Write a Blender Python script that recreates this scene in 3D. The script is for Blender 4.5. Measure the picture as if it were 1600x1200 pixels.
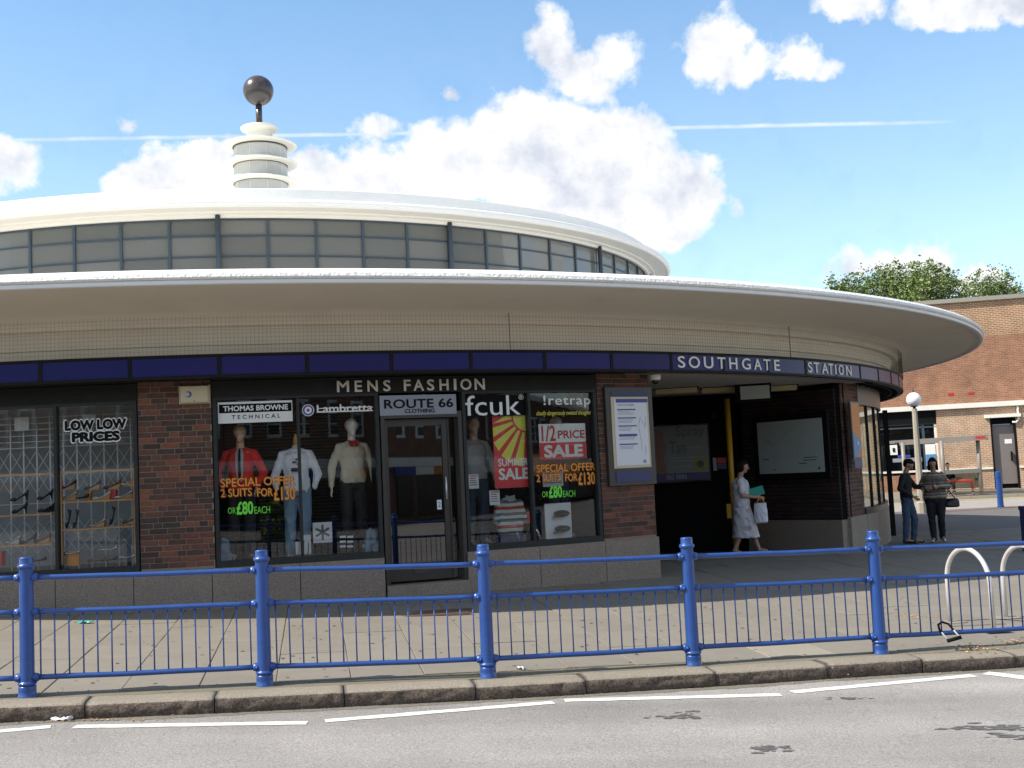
import bpy, bmesh, math, random
from math import sin, cos, pi, radians, degrees, atan2, sqrt, hypot, asin
from mathutils import Vector, Matrix, noise as mnoise
random.seed(7)
for o in list(bpy.data.objects): bpy.data.objects.remove(o)
scn = bpy.context.scene
COL = scn.collection

# ------------------------------------------------------------ camera
F, PITCH, ROLL = 1799.35, radians(4.5183), radians(2.6941)
CX, CY = -6.25503, 29.34066            # axis of the round station
cp, sp, cr, sr = cos(PITCH), sin(PITCH), cos(ROLL), sin(ROLL)
cam_d = bpy.data.cameras.new('camera'); cam = bpy.data.objects.new('camera', cam_d); COL.objects.link(cam)
R_, U_, D_ = Vector((cr, sp*sr, -cp*sr)), Vector((sr, -sp*cr, cp*cr)), Vector((0, cp, sp))
M = Matrix((R_, U_, -D_)).transposed().to_4x4()
cam.matrix_world = M
cam_d.sensor_width = 36; cam_d.lens = 36*F/1600; cam_d.clip_start = .1; cam_d.clip_end = 3000
scn.camera = cam

# ------------------------------------------------------------ light, sky and exposure
scn.view_settings.view_transform = 'Standard'; scn.view_settings.look = 'None'
scn.view_settings.exposure = 0.76; scn.view_settings.gamma = 1
SUNV = Vector((-3.45, -1.02, 3.95)).normalized()      # towards the sun
sun_d = bpy.data.lights.new('sun', 'SUN'); sun_d.energy = 4.3; sun_d.angle = radians(.55); sun_d.color = (1, .92, .80)
sun = bpy.data.objects.new('sun', sun_d); COL.objects.link(sun)
sun.rotation_euler = SUNV.to_track_quat('Z', 'Y').to_euler()

def ray(u, v):
    a, b = u-800, 600-v
    x, z = (a*cr+b*sr)/F, (-a*sr+b*cr)/F
    return Vector((x, cp-sp*z, sp+cp*z))
def at(u, v, Y): r = ray(u, v); return r*(Y/r.y)
def azel(u, v): r = ray(u, v); return atan2(r.x, r.y), atan2(r.z, hypot(r.x, r.y))

world = bpy.data.worlds.new('World'); scn.world = world; world.use_nodes = True
NT = world.node_tree; NT.nodes.clear()
def N(t, nt=None, **k):
    n = (nt or NT).nodes.new(t)
    for a, b in k.items(): setattr(n, a, b)
    return n
def LK(a, b, nt=None): (nt or NT).links.new(a, b)
def mth(op, a, b=None, c=None, nt=None, clamp=False):
    n = N('ShaderNodeMath', nt, operation=op); n.use_clamp = clamp
    for i, x in enumerate((a, b, c)):
        if x is None: continue
        if isinstance(x, (int, float)): n.inputs[i].default_value = x
        else: LK(x, n.inputs[i], nt)
    return n.outputs[0]
def build_world():
    sky = N('ShaderNodeTexSky', sky_type='NISHITA'); sky.sun_disc = False
    sky.sun_elevation = asin(SUNV.z); sky.sun_rotation = atan2(SUNV.x, SUNV.y) % (2*pi)
    sky.air_density = 1.0; sky.dust_density = .35; sky.ozone_density = 1.6
    hs = N('ShaderNodeHueSaturation'); hs.inputs['Saturation'].default_value = 1.12; LK(sky.outputs[0], hs.inputs['Color'])
    bg = N('ShaderNodeBackground'); bg.inputs[1].default_value = .138; tn = N('ShaderNodeVectorMath', operation='MULTIPLY'); tn.inputs[1].default_value = (.96, 1.04, 1.0); LK(hs.outputs[0], tn.inputs[0]); LK(tn.outputs[0], bg.inputs[0])
    tc = N('ShaderNodeTexCoord'); sx = N('ShaderNodeSeparateXYZ'); LK(tc.outputs['Generated'], sx.inputs[0])
    x, y, z = sx.outputs
    az = mth('ARCTAN2', x, y); el = mth('ARCSINE', z)
    nz = N('ShaderNodeTexNoise'); nz.inputs['Scale'].default_value = 14; nz.inputs['Detail'].default_value = 9; nz.inputs['Roughness'].default_value = .62
    LK(tc.outputs['Generated'], nz.inputs['Vector'])
    nb = N('ShaderNodeTexNoise'); nb.inputs['Scale'].default_value = 34; nb.inputs['Detail'].default_value = 7; nb.inputs['Roughness'].default_value = .52
    LK(tc.outputs['Generated'], nb.inputs['Vector'])
    sc = N('ShaderNodeSeparateXYZ'); LK(nz.outputs['Color'], sc.inputs[0])
    az2 = mth('ADD', az, mth('MULTIPLY', mth('SUBTRACT', sc.outputs[0], .5), .07))
    el2 = mth('ADD', el, mth('MULTIPLY', mth('SUBTRACT', sc.outputs[1], .5), .07))
    blobs = [(820,232,135,100,1),(700,255,120,82,1),(950,245,140,88,1),(1060,300,95,95,1),(600,275,135,72,1),(500,290,110,62,1),
             (300,275,100,62,1),(215,292,75,40,1),(325,240,60,40,1),(900,325,210,75,1),(1045,365,65,28,.8),
             (853,60,62,62,.72),(885,112,75,55,.62),(965,90,60,55,.6),(935,135,75,40,.5),(1120,75,72,52,.72),(1180,108,85,36,.66),(1250,106,60,24,.55),
             (1325,15,70,30,.6),(1510,6,120,44,.95),(1595,2,70,40,.9),(8,250,60,60,.55),(190,192,30,32,.34),(575,190,55,22,.42),(690,152,34,20,.36),
             (1395,412,120,42,.62),(1540,432,60,24,.95)]
    cur = None
    for (u, v, ru, rv, w) in blobs:
        a, e = azel(u, v)
        dx = mth('MULTIPLY', mth('SUBTRACT', az2, a), F/ru); dy = mth('MULTIPLY', mth('SUBTRACT', el2, e), F/rv)
        d = mth('SQRT', mth('ADD', mth('MULTIPLY', dx, dx), mth('MULTIPLY', dy, dy)))
        val = mth('MULTIPLY', mth('SUBTRACT', 1, d), w)
        cur = val if cur is None else mth('MAXIMUM', cur, val)
    # more of the same cumulus round the unseen sky, cover raised for neutral fill light
    nf = N('ShaderNodeTexNoise'); nf.inputs['Scale'].default_value = 2.6; nf.inputs['Detail'].default_value = 7; nf.inputs['Roughness'].default_value = .55
    LK(tc.outputs['Generated'], nf.inputs['Vector'])
    away = mth('MULTIPLY', mth('SUBTRACT', mth('ABSOLUTE', az), .62), 6, clamp=True)
    up = mth('MULTIPLY', mth('SUBTRACT', el, .42), 6, clamp=True)
    away = mth('MAXIMUM', away, up)
    far = mth('MULTIPLY', mth('MULTIPLY', mth('SUBTRACT', nf.outputs[0], .50), 6), away)
    far = mth('SUBTRACT', far, mth('MULTIPLY', mth('SUBTRACT', 1, away), .6))
    cur = mth('MAXIMUM', cur, far)
    dens = mth('ADD', cur, mth('MULTIPLY', mth('SUBTRACT', nb.outputs[0], .5), .95))
    ss = N('ShaderNodeMapRange', interpolation_type='SMOOTHSTEP'); ss.inputs[1].default_value = .0; ss.inputs[2].default_value = .36
    LK(dens, ss.inputs[0]); mask = ss.outputs[0]
    # vapour trail: nearly straight line in azimuth / elevation
    (a0, e0), (a1, e1), (a2, e2) = azel(0, 219), azel(800, 205), azel(1505, 190)
    import numpy as np
    k = np.polyfit([a0, a1, a2], [e0, e1, e2], 2)
    line = mth('ADD', mth('ADD', mth('MULTIPLY', mth('MULTIPLY', az, az), float(k[0])), mth('MULTIPLY', az, float(k[1]))), float(k[2]))
    dd = mth('ABSOLUTE', mth('SUBTRACT', mth('SUBTRACT', el, line), mth('MULTIPLY', mth('SUBTRACT', nb.outputs[0], .5), .0016)))
    tr = N('ShaderNodeMapRange', interpolation_type='SMOOTHSTEP'); tr.inputs[1].default_value = .0030; tr.inputs[2].default_value = .0002
    LK(dd, tr.inputs[0])
    vis = mth('MULTIPLY', mth('MULTIPLY', mth('SUBTRACT', azel(1530, 190)[0], az), 16, clamp=True), mth('GREATER_THAN', az, -1.2))
    tmask = mth('MULTIPLY', mth('MULTIPLY', tr.outputs[0], vis), mth('MULTIPLY', nb.outputs[0], 1.0), clamp=True)
    mask = mth('MAXIMUM', mask, tmask)
    # thin bright veil near the horizon
    veil = mth('MULTIPLY', mth('SUBTRACT', .48, el), 1.0, clamp=True)
    mask2 = mth('MAXIMUM', mask, mth('MULTIPLY', veil, .62))
    # cloud body: bright tops, soft grey folds and undersides (looked up a little higher, so hollows facing down darken)
    mp = N('ShaderNodeVectorMath', operation='ADD'); mp.inputs[1].default_value = (.012, 0, .03); LK(tc.outputs['Generated'], mp.inputs[0])
    nu = N('ShaderNodeTexNoise'); nu.inputs['Scale'].default_value = 14; nu.inputs['Detail'].default_value = 9; nu.inputs['Roughness'].default_value = .62; LK(mp.outputs[0], nu.inputs['Vector'])
    n3 = N('ShaderNodeTexNoise'); n3.inputs['Scale'].default_value = 55; n3.inputs['Detail'].default_value = 5; LK(tc.outputs['Generated'], n3.inputs['Vector'])
    rel = mth('ADD', mth('MULTIPLY', mth('SUBTRACT', nz.outputs[0], nu.outputs[0]), 3.2), mth('MULTIPLY', mth('SUBTRACT', n3.outputs[0], .5), .9))
    lift = mth('ADD', mth('ADD', rel, .72), mth('MULTIPLY', mth('SUBTRACT', .55, cur), .35), clamp=True)
    mix = N('ShaderNodeMix', data_type='RGBA'); LK(lift, mix.inputs[0])
    mix.inputs[6].default_value = (.64, .68, .78, 1); mix.inputs[7].default_value = (1.0, 1.0, 1.0, 1)
    cb = N('ShaderNodeBackground'); cb.inputs[1].default_value = .66; LK(mix.outputs[2], cb.inputs[0])
    ms = N('ShaderNodeMixShader'); LK(mask2, ms.inputs[0]); LK(bg.outputs[0], ms.inputs[1]); LK(cb.outputs[0], ms.inputs[2])
    out = N('ShaderNodeOutputWorld'); LK(ms.outputs[0], out.inputs[0])
build_world()

# ------------------------------------------------------------ materials
MATS = {}
def mat(name, col=(.5,.5,.5), rough=.6, metal=0, var=.0, vscale=8, bump=0, bscale=60, rnd=0, spec=.5, dirt=None, coat=0):
    m = bpy.data.materials.new(name); m.use_nodes = True; nt = m.node_tree; b = nt.nodes['Principled BSDF']
    b.inputs['Roughness'].default_value = rough; b.inputs['Metallic'].default_value = metal
    b.inputs['Specular IOR Level'].default_value = spec; b.inputs['Coat Weight'].default_value = coat
    b.inputs['Base Color'].default_value = (*col, 1)
    src = None
    tc = N('ShaderNodeTexCoord', nt)
    if var or rnd:
        val = None
        if var:
            n1 = N('ShaderNodeTexNoise', nt); n1.inputs['Scale'].default_value = vscale; n1.inputs['Detail'].default_value = 6; n1.inputs['Roughness'].default_value = .65
            LK(tc.outputs['Object'], n1.inputs['Vector'], nt)
            val = mth('MULTIPLY', mth('SUBTRACT', n1.outputs[0], .5, nt=nt), var*3, nt=nt)
        if rnd:
            oi = N('ShaderNodeObjectInfo', nt); ge = N('ShaderNodeNewGeometry', nt)
            fr = mth('FRACT', mth('ADD', mth('MULTIPLY', oi.outputs['Random'], 7.31, nt=nt), ge.outputs['Random Per Island'], nt=nt), nt=nt)
            r2 = mth('MULTIPLY', mth('SUBTRACT', fr, .5, nt=nt), rnd*2, nt=nt)
            val = r2 if val is None else mth('ADD', val, r2, nt=nt)
        mult = mth('ADD', val, 1, nt=nt)
        vm = N('ShaderNodeVectorMath', nt, operation='SCALE'); vm.inputs[0].default_value = col; LK(mult, vm.inputs['Scale'], nt)
        src = vm.outputs[0]; LK(src, b.inputs['Base Color'], nt)
    if dirt:                     # (colour, scale, threshold, strength)
        dc, ds, dt, dk = dirt
        n2 = N('ShaderNodeTexNoise', nt); n2.inputs['Scale'].default_value = ds; n2.inputs['Detail'].default_value = 8; n2.inputs['Roughness'].default_value = .7
        LK(tc.outputs['Object'], n2.inputs['Vector'], nt)
        f = mth('MULTIPLY', mth('SUBTRACT', n2.outputs[0], dt, nt=nt), dk, nt=nt, clamp=True)
        mx = N('ShaderNodeMix', nt, data_type='RGBA'); LK(f, mx.inputs[0], nt)
        if src: LK(src, mx.inputs[6], nt)
        else: mx.inputs[6].default_value = (*col, 1)
        mx.inputs[7].default_value = (*dc, 1); LK(mx.outputs[2], b.inputs['Base Color'], nt)
    if bump:
        n3 = N('ShaderNodeTexNoise', nt); n3.inputs['Scale'].default_value = bscale; n3.inputs['Detail'].default_value = 5
        LK(tc.outputs['Object'], n3.inputs['Vector'], nt)
        bp = N('ShaderNodeBump', nt); bp.inputs['Strength'].default_value = bump; bp.inputs['Distance'].default_value = .02 if name != 'roof_rim' else .03
        LK(n3.outputs[0], bp.inputs['Height'], nt); LK(bp.outputs[0], b.inputs['Normal'], nt)
    MATS[name] = m
    return m
mat('render_white', (.83,.825,.80), .75, var=.04, vscale=3, bump=.35, bscale=40, dirt=((.55,.54,.50), 1.5, .56, 1.2))
mat('roof_rim', (.82,.81,.78), .7, var=.05, vscale=20, bump=1.0, bscale=26)
mat('lip_paint', (.74,.73,.72), .55, var=.05, vscale=4, dirt=((.5,.48,.44), 5, .58, 2))
mat('soffit_paint', (.76,.70,.595), .75, var=.06, vscale=1.4, dirt=((.56,.50,.41), .9, .52, 1.3))
mat('cream_paint', (.80,.77,.69), .6, var=.03, vscale=6)
mat('lantern_panel', (.52,.52,.49), .35, var=.06, vscale=5, rnd=.06)
mat('bronze', (.045,.035,.034), .28, var=.3, vscale=6, spec=.7)
mat('steel_blue', (.045,.068,.092), .45, var=.1)
mat('net_wire', (.13,.11,.09), .9, spec=.1)
mat('fascia_frame', (.012,.012,.014), .6, var=.2, spec=.15)
mat('fascia_blue', (.013,.011,.125), .30, var=.10, vscale=1.5, rnd=.10, spec=.22)
mat('sign_white', (.80,.80,.78), .5)
mat('letter_cream', (.62,.58,.50), .55)
mat('shutter_grey', (.024,.025,.022), .65, var=.25, vscale=4, spec=.15)
mat('bronze_frame', (.040,.034,.030), .38, var=.25, vscale=6)
mat('alu_dark', (.028,.031,.030), .5, var=.2, vscale=8, spec=.25)
mat('mortar', (.25,.205,.155), .95, var=.2, vscale=30)
mat('mortar_light', (.42,.36,.29), .95, var=.2, vscale=30)
def brick_mat(name, cols, rough=.85):
    m = mat(name, (.2,.1,.07), rough, var=.12, vscale=25, bump=.5, bscale=90); nt = m.node_tree; b = nt.nodes['Principled BSDF']
    oi = N('ShaderNodeObjectInfo', nt); ge = N('ShaderNodeNewGeometry', nt)
    fr = mth('FRACT', mth('ADD', mth('MULTIPLY', oi.outputs['Random'], 7.31, nt=nt), ge.outputs['Random Per Island'], nt=nt), nt=nt)
    rp = N('ShaderNodeValToRGB', nt); rp.color_ramp.interpolation = 'LINEAR'
    e = rp.color_ramp.elements
    while len(e) < len(cols): e.new(.5)
    for i, c in enumerate(cols): e[i].position = i/(len(cols)-1); e[i].color = (*c, 1)
    LK(fr, rp.inputs[0], nt)
    tc = N('ShaderNodeTexCoord', nt); n1 = N('ShaderNodeTexNoise', nt); n1.inputs['Scale'].default_value = 22; n1.inputs['Detail'].default_value = 6
    LK(tc.outputs['Object'], n1.inputs['Vector'], nt)
    mult = mth('ADD', mth('MULTIPLY', n1.outputs[0], .9, nt=nt), .55, nt=nt)
    vm = N('ShaderNodeVectorMath', nt, operation='SCALE'); LK(rp.outputs[0], vm.inputs[0], nt); LK(mult, vm.inputs['Scale'], nt)
    LK(vm.outputs[0], b.inputs['Base Color'], nt)
brick_mat('brick_shaded_wall', [(.018,.012,.012),(.030,.016,.014),(.05,.022,.016),(.02,.014,.014)])  # station brick in a darker copy, the recess's shade put into its colour
brick_mat('brick_station', [(.050,.033,.029),(.085,.042,.033),(.16,.060,.040),(.062,.042,.037),(.22,.080,.047),(.11,.052,.039),(.055,.040,.036)])
def speckle(name, c1, c2, scale, rough, bump=.2, big=None):
    m = mat(name, c1, rough); nt = m.node_tree; b = nt.nodes['Principled BSDF']
    tc = N('ShaderNodeTexCoord', nt); v = N('ShaderNodeTexNoise', nt); v.inputs['Scale'].default_value = scale; v.inputs['Detail'].default_value = 3; v.inputs['Roughness'].default_value = .8
    LK(tc.outputs['Object'], v.inputs['Vector'], nt)
    mr = N('ShaderNodeMapRange', nt); mr.inputs[1].default_value = .36; mr.inputs[2].default_value = .64; LK(v.outputs[0], mr.inputs[0], nt)
    mx = N('ShaderNodeMix', nt, data_type='RGBA'); LK(mr.outputs[0], mx.inputs[0], nt); mx.inputs[6].default_value = (*c1, 1); mx.inputs[7].default_value = (*c2, 1)
    n2 = N('ShaderNodeTexNoise', nt); n2.inputs['Scale'].default_value = 1.1; n2.inputs['Detail'].default_value = 7; n2.inputs['Roughness'].default_value = .65
    LK(tc.outputs['Object'], n2.inputs['Vector'], nt)
    k = mth('ADD', mth('MULTIPLY', n2.outputs[0], big or .5, nt=nt), 1-(big or .5)*.5, nt=nt)
    vm = N('ShaderNodeVectorMath', nt, operation='SCALE'); LK(mx.outputs[2], vm.inputs[0], nt); LK(k, vm.inputs['Scale'], nt)
    LK(vm.outputs[0], b.inputs['Base Color'], nt)
    bp = N('ShaderNodeBump', nt); bp.inputs['Strength'].default_value = bump; bp.inputs['Distance'].default_value = .01
    LK(v.outputs[0], bp.inputs['Height'], nt); LK(bp.outputs[0], b.inputs['Normal'], nt)
    return m
speckle('granite', (.13,.10,.078), (.36,.29,.23), 85, .55)
speckle('asphalt', (.165,.155,.146), (.325,.307,.288), 62, .85, .5, big=.5)
def wheel_tracks():                              # darker polished bands where tyres run, along the road
    nt = MATS['asphalt'].node_tree; b = nt.nodes['Principled BSDF']; src = b.inputs['Base Color'].links[0].from_socket
    tc = N('ShaderNodeTexCoord', nt); mp = N('ShaderNodeMapping', nt); mp.inputs['Rotation'].default_value = (0, 0, radians(-10)); mp.inputs['Scale'].default_value = (.09, 1.1, 1); LK(tc.outputs['Object'], mp.inputs[0], nt)
    n1 = N('ShaderNodeTexNoise', nt); n1.inputs['Scale'].default_value = 1.0; n1.inputs['Detail'].default_value = 5; LK(mp.outputs[0], n1.inputs['Vector'], nt)
    k = mth('ADD', mth('MULTIPLY', n1.outputs[0], 1.1, nt=nt), .45, nt=nt); vm = N('ShaderNodeVectorMath', nt, operation='SCALE'); LK(src, vm.inputs[0], nt); LK(k, vm.inputs['Scale'], nt); LK(vm.outputs[0], b.inputs['Base Color'], nt)
wheel_tracks()
speckle('asphalt_dark', (.085,.082,.078), (.15,.145,.135), 60, .85, .4)
speckle('asphalt_far', (.20,.19,.18), (.36,.345,.32), 60, .85, .4)
speckle('kerb_granite', (.055,.042,.033), (.17,.13,.10), 48, .85, 1.0)  # kerb front, darkened in colour because the sun misses it
speckle('kerb_worn_lit', (.16,.14,.11), (.30,.262,.205), 70, .75, .5)  # kerb top: worn stone, also paled to paint in the sunlight
def slab_mat(name, col):
    m = mat(name, col, .85, var=.12, vscale=3.2, rnd=.06, bump=.25, bscale=120, dirt=((.09,.08,.07), 7, .62, 1.6))
slab_mat('paving', (.188,.170,.142)); slab_mat('paving_pale', (.235,.215,.175))
mat('joint_dirt', (.115,.10,.078), .95, var=.3, vscale=9)
mat('kerb_strip', (.16,.145,.105), .92, var=.22, vscale=6, bump=.5, bscale=70, dirt=((.12,.13,.06), 3, .55, 2.5))
speckle('gutter', (.085,.075,.058), (.22,.20,.165), 70, .9, .5)
mat('road_paint', (.66,.65,.60), .7, var=.1, vscale=12, dirt=((.24,.23,.22), 26, .56, 4))
mat('yellow_paint', (.60,.42,.08), .7, var=.1); mat('red_paint', (.50,.13,.06), .7, var=.1)
mat('blue_paint', (.011,.058,.245), .36, var=.22, vscale=9, spec=.6, coat=.2, dirt=((.07,.075,.10), 13, .61, 3.5))
mat('blue_dark', (.015,.03,.16), .4, var=.1)
mat('steel', (.74,.72,.72), .34, metal=.45, var=.08, vscale=20)
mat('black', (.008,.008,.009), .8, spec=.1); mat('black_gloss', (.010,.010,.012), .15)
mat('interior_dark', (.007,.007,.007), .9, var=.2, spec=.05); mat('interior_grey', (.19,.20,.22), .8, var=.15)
mat('ceiling_paint', (.46,.44,.41), .8, var=.06); mat('lamp_box', (.55,.46,.24), .5, var=.05)
mat('wood', (.70,.34,.11), .5, var=.25, vscale=10); mat('grille', (.86,.90,.90), .5, metal=.0, var=.12)
mat('shoe_shop_wall', (.36,.37,.40), .8, var=.2, vscale=1.5); mat('paper_dark', (.20,.23,.215), .5, var=.05, vscale=4)
mat('display_floor', (.12,.10,.09), .6, var=.2)
mat('yellow_pole', (.50,.27,.012), .4, var=.08)
mat('paper', (.72,.73,.78), .6, var=.02); mat('paper_dim', (.42,.47,.44), .5, var=.05, vscale=4)
mat('navy', (.030,.035,.13), .45); mat('tube_blue', (.05,.06,.30), .45)
mat('poster_red', (.68,.035,.045), .4, var=.04); mat('poster_yellow', (.80,.74,.08), .4); mat('poster_orange', (.62,.20,.02), .5)
mat('vinyl_orange', (.75,.30,.02), .5); mat('vinyl_green', (.16,.75,.05), .5); mat('vinyl_shadow', (.28,.05,.01), .5)
mat('sign_grey', (.27,.29,.34), .4, var=.03); mat('ink', (.012,.012,.014), .8, spec=.1); mat('ink_grey', (.10,.11,.12), .5)
mat('red_ink', (.5,.02,.02), .5); mat('blue_ink', (.03,.06,.35), .5); mat('teal', (.02,.33,.27), .5, var=.08)
mat('alarm_box', (.58,.50,.33), .45, var=.06, vscale=7)
mat('skin', (.42,.24,.16), .55, var=.05); mat('skin_light', (.50,.30,.22), .55, var=.05); mat('mannequin', (.72,.48,.33), .45, var=.04)
mat('mannequin_pale', (.85,.78,.68), .4); mat('hair', (.010,.008,.007), .75, var=.3, vscale=40, spec=.2)
mat('red_wool', (.78,.025,.03), .8, var=.1, vscale=20, bump=.2); mat('cloth_white', (.86,.86,.92), .8, var=.06, vscale=12, bump=.2, bscale=20)
mat('cloth_cream', (.66,.58,.43), .85, var=.08, vscale=15, bump=.2); mat('cloth_grey', (.45,.45,.46), .85, var=.1)
mat('cloth_black', (.010,.010,.012), .85, var=.3); mat('denim', (.045,.075,.13), .85, var=.25, vscale=14, bump=.2)
mat('denim_pale', (.20,.31,.44), .85, var=.45, vscale=5, bump=.2); mat('trouser_dark', (.022,.022,.026), .85, var=.2)
mat('leather_brown', (.18,.06,.022), .35, var=.25); mat('leather_black', (.013,.012,.012), .22); mat('leather_white', (.65,.63,.60), .3)
mat('leather_silver', (.50,.50,.52), .22, metal=.6); mat('cork', (.48,.27,.11), .6, var=.2); mat('bag_white', (.66,.66,.74), .5, var=.08, vscale=14, bump=.3, bscale=14)
mat('orange_strap', (.70,.26,.03), .5); mat('olive', (.30,.28,.03), .7, var=.4, vscale=12)
mat('concrete', (.36,.32,.26), .85, var=.12, vscale=5, bump=.3); mat('stone_band', (.78,.76,.69), .8, var=.1, vscale=2, dirt=((.36,.34,.3), 1.3, .55, 2))
mat('coping', (.30,.28,.24), .85, var=.15); mat('grey_door', (.19,.165,.155), .5, var=.08, vscale=2); mat('shelter_grey', (.22,.20,.18), .45, var=.1)
mat('red_bench', (.62,.05,.03), .4); mat('bark', (.09,.065,.045), .9, var=.3); mat('litter_leaf', (.40,.24,.10), .8, rnd=.4)
mat('stain', (.095,.09,.087), .7, var=.2, vscale=8); mat('green_glass', (.02,.06,.045), .2)
def stripes(name, cols, axis, period, rough=.85):
    m = mat(name, cols[0], rough); nt = m.node_tree; b = nt.nodes['Principled BSDF']
    tc = N('ShaderNodeTexCoord', nt); sx = N('ShaderNodeSeparateXYZ', nt); LK(tc.outputs['Object'], sx.inputs[0], nt)
    wob = N('ShaderNodeTexNoise', nt); wob.inputs['Scale'].default_value = 6; LK(tc.outputs['Object'], wob.inputs['Vector'], nt)
    t = mth('FRACT', mth('DIVIDE', mth('ADD', sx.outputs[axis], mth('MULTIPLY', wob.outputs[0], .03, nt=nt), nt=nt), period, nt=nt), nt=nt)
    rp = N('ShaderNodeValToRGB', nt); rp.color_ramp.interpolation = 'CONSTANT'; e = rp.color_ramp.elements
    while len(e) < len(cols): e.new(.5)
    for i, c in enumerate(cols): e[i].position = i/len(cols); e[i].color = (*c, 1)
    LK(t, rp.inputs[0], nt); LK(rp.outputs[0], b.inputs['Base Color'], nt)
stripes('jumper_stripes', [(.10,.10,.09),(.30,.12,.10),(.12,.15,.09),(.36,.33,.26),(.09,.08,.09),(.25,.22,.17),(.16,.07,.07),(.08,.11,.08)], 2, .21)
stripes('polo_stripes', [(.55,.57,.55),(.10,.12,.11),(.50,.52,.50),(.45,.05,.04),(.58,.58,.56),(.13,.15,.15)], 2, .26)
def floral():
    m = mat('floral', (.55,.55,.62), .8); nt = m.node_tree; b = nt.nodes['Principled BSDF']
    tc = N('ShaderNodeTexCoord', nt); n1 = N('ShaderNodeTexNoise', nt); n1.inputs['Scale'].default_value = 7; n1.inputs['Detail'].default_value = 2
    LK(tc.outputs['Object'], n1.inputs['Vector'], nt)
    rp = N('ShaderNodeValToRGB', nt); e = rp.color_ramp.elements
    for i in range(4): e.new(.5)
    for i, (p, c) in enumerate([(0,(.55,.38,.30)),(.36,(.58,.50,.34)),(.42,(.56,.56,.64)),(.56,(.58,.57,.62)),(.61,(.32,.38,.46)),(.66,(.62,.33,.26))]): e[i].position = p; e[i].color = (*c, 1)
    LK(n1.outputs[0], rp.inputs[0], nt); LK(rp.outputs[0], b.inputs['Base Color'], nt)
floral()
def glass(name, tint=(.97,.98,.97), refl=.12, dust=0, dustcol=(.4,.4,.38), fs=.48):
    m = bpy.data.materials.new(name); m.use_nodes = True; nt = m.node_tree; nt.nodes.clear()
    tr = N('ShaderNodeBsdfTransparent', nt); tr.inputs[0].default_value = (*tint, 1)
    gl = N('ShaderNodeBsdfGlossy', nt); gl.inputs['Roughness'].default_value = .015
    fr = N('ShaderNodeFresnel', nt); fr.inputs[0].default_value = 1.5
    f = mth('ADD', mth('MULTIPLY', fr.outputs[0], fs, nt=nt), refl*.3, nt=nt, clamp=True)
    ms = N('ShaderNodeMixShader', nt); LK(f, ms.inputs[0], nt); LK(tr.outputs[0], ms.inputs[1], nt); LK(gl.outputs[0], ms.inputs[2], nt)
    last = ms
    if dust:
        df = N('ShaderNodeBsdfDiffuse', nt); df.inputs[0].default_value = (*dustcol, 1)
        m2 = N('ShaderNodeMixShader', nt); oi = N('ShaderNodeObjectInfo', nt); LK(mth('ADD', mth('MULTIPLY', oi.outputs['Random'], .26, nt=nt), dust-.13, nt=nt), m2.inputs[0], nt); LK(ms.outputs[0], m2.inputs[1], nt); LK(df.outputs[0], m2.inputs[2], nt); last = m2
    out = N('ShaderNodeOutputMaterial', nt); LK(last.outputs[0], out.inputs[0], nt)
    MATS[name] = m
glass('glass', refl=.06); glass('glass_door', (.35,.35,.35), refl=.35); glass('glass_drum', (.75,.78,.78), refl=.02, dust=.55, dustcol=(.26,.26,.24), fs=.28)
glass('glass_bay', (.80,.88,.84), refl=.03); glass('glass_far', (.5,.55,.55), refl=.1)
def globe_mat():
    m = mat('globe', (.85,.85,.85), .25); b = m.node_tree.nodes['Principled BSDF']; b.inputs['Subsurface Weight'].default_value = .3
globe_mat()
def leaf_mat():
    m = mat('leaf', (.125,.18,.042), .6, rnd=.6); b = m.node_tree.nodes['Principled BSDF']; b.inputs['Transmission Weight'].default_value = 0
leaf_mat()
def far_brick(name, ca, cb, cm, msize=.012):
    m = mat(name, ca, .9); nt = m.node_tree; b = nt.nodes['Principled BSDF']
    tc = N('ShaderNodeTexCoord', nt); sx = N('ShaderNodeSeparateXYZ', nt); LK(tc.outputs['Object'], sx.inputs[0], nt)
    cx_ = N('ShaderNodeCombineXYZ', nt); LK(mth('ADD', sx.outputs[0], sx.outputs[1], nt=nt), cx_.inputs[0], nt); LK(sx.outputs[2], cx_.inputs[1], nt)
    br = N('ShaderNodeTexBrick', nt); br.inputs['Scale'].default_value = 1; br.inputs['Brick Width'].default_value = .225; br.inputs['Row Height'].default_value = .075
    br.inputs['Mortar Size'].default_value = msize; br.inputs['Mortar Smooth'].default_value = .2; br.inputs['Bias'].default_value = -.1
    br.inputs['Color1'].default_value = (*ca, 1); br.inputs['Color2'].default_value = (*cb, 1); br.inputs['Mortar'].default_value = (*cm, 1)
    LK(cx_.outputs[0], br.inputs['Vector'], nt)
    n2 = N('ShaderNodeTexNoise', nt); n2.inputs['Scale'].default_value = 1.3; n2.inputs['Detail'].default_value = 9; n2.inputs['Roughness'].default_value = .75
    LK(tc.outputs['Object'], n2.inputs['Vector'], nt)
    k = mth('ADD', mth('MULTIPLY', n2.outputs[0], 1.7, nt=nt), .15, nt=nt)
    vm = N('ShaderNodeVectorMath', nt, operation='SCALE'); LK(br.outputs[0], vm.inputs[0], nt); LK(k, vm.inputs['Scale'], nt)
    LK(vm.outputs[0], b.inputs['Base Color'], nt)
    bp = N('ShaderNodeBump', nt); bp.inputs['Strength'].default_value = .6; bp.inputs['Distance'].default_value = .012; bp.invert = True
    LK(br.outputs['Fac'], bp.inputs['Height'], nt); LK(bp.outputs[0], b.inputs['Normal'], nt)
far_brick('far_brick_red', (.355,.15,.080), (.25,.10,.065), (.33,.23,.15))
far_brick('far_brick_low', (.44,.20,.11), (.38,.27,.18), (.52,.44,.33), .014)
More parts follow.
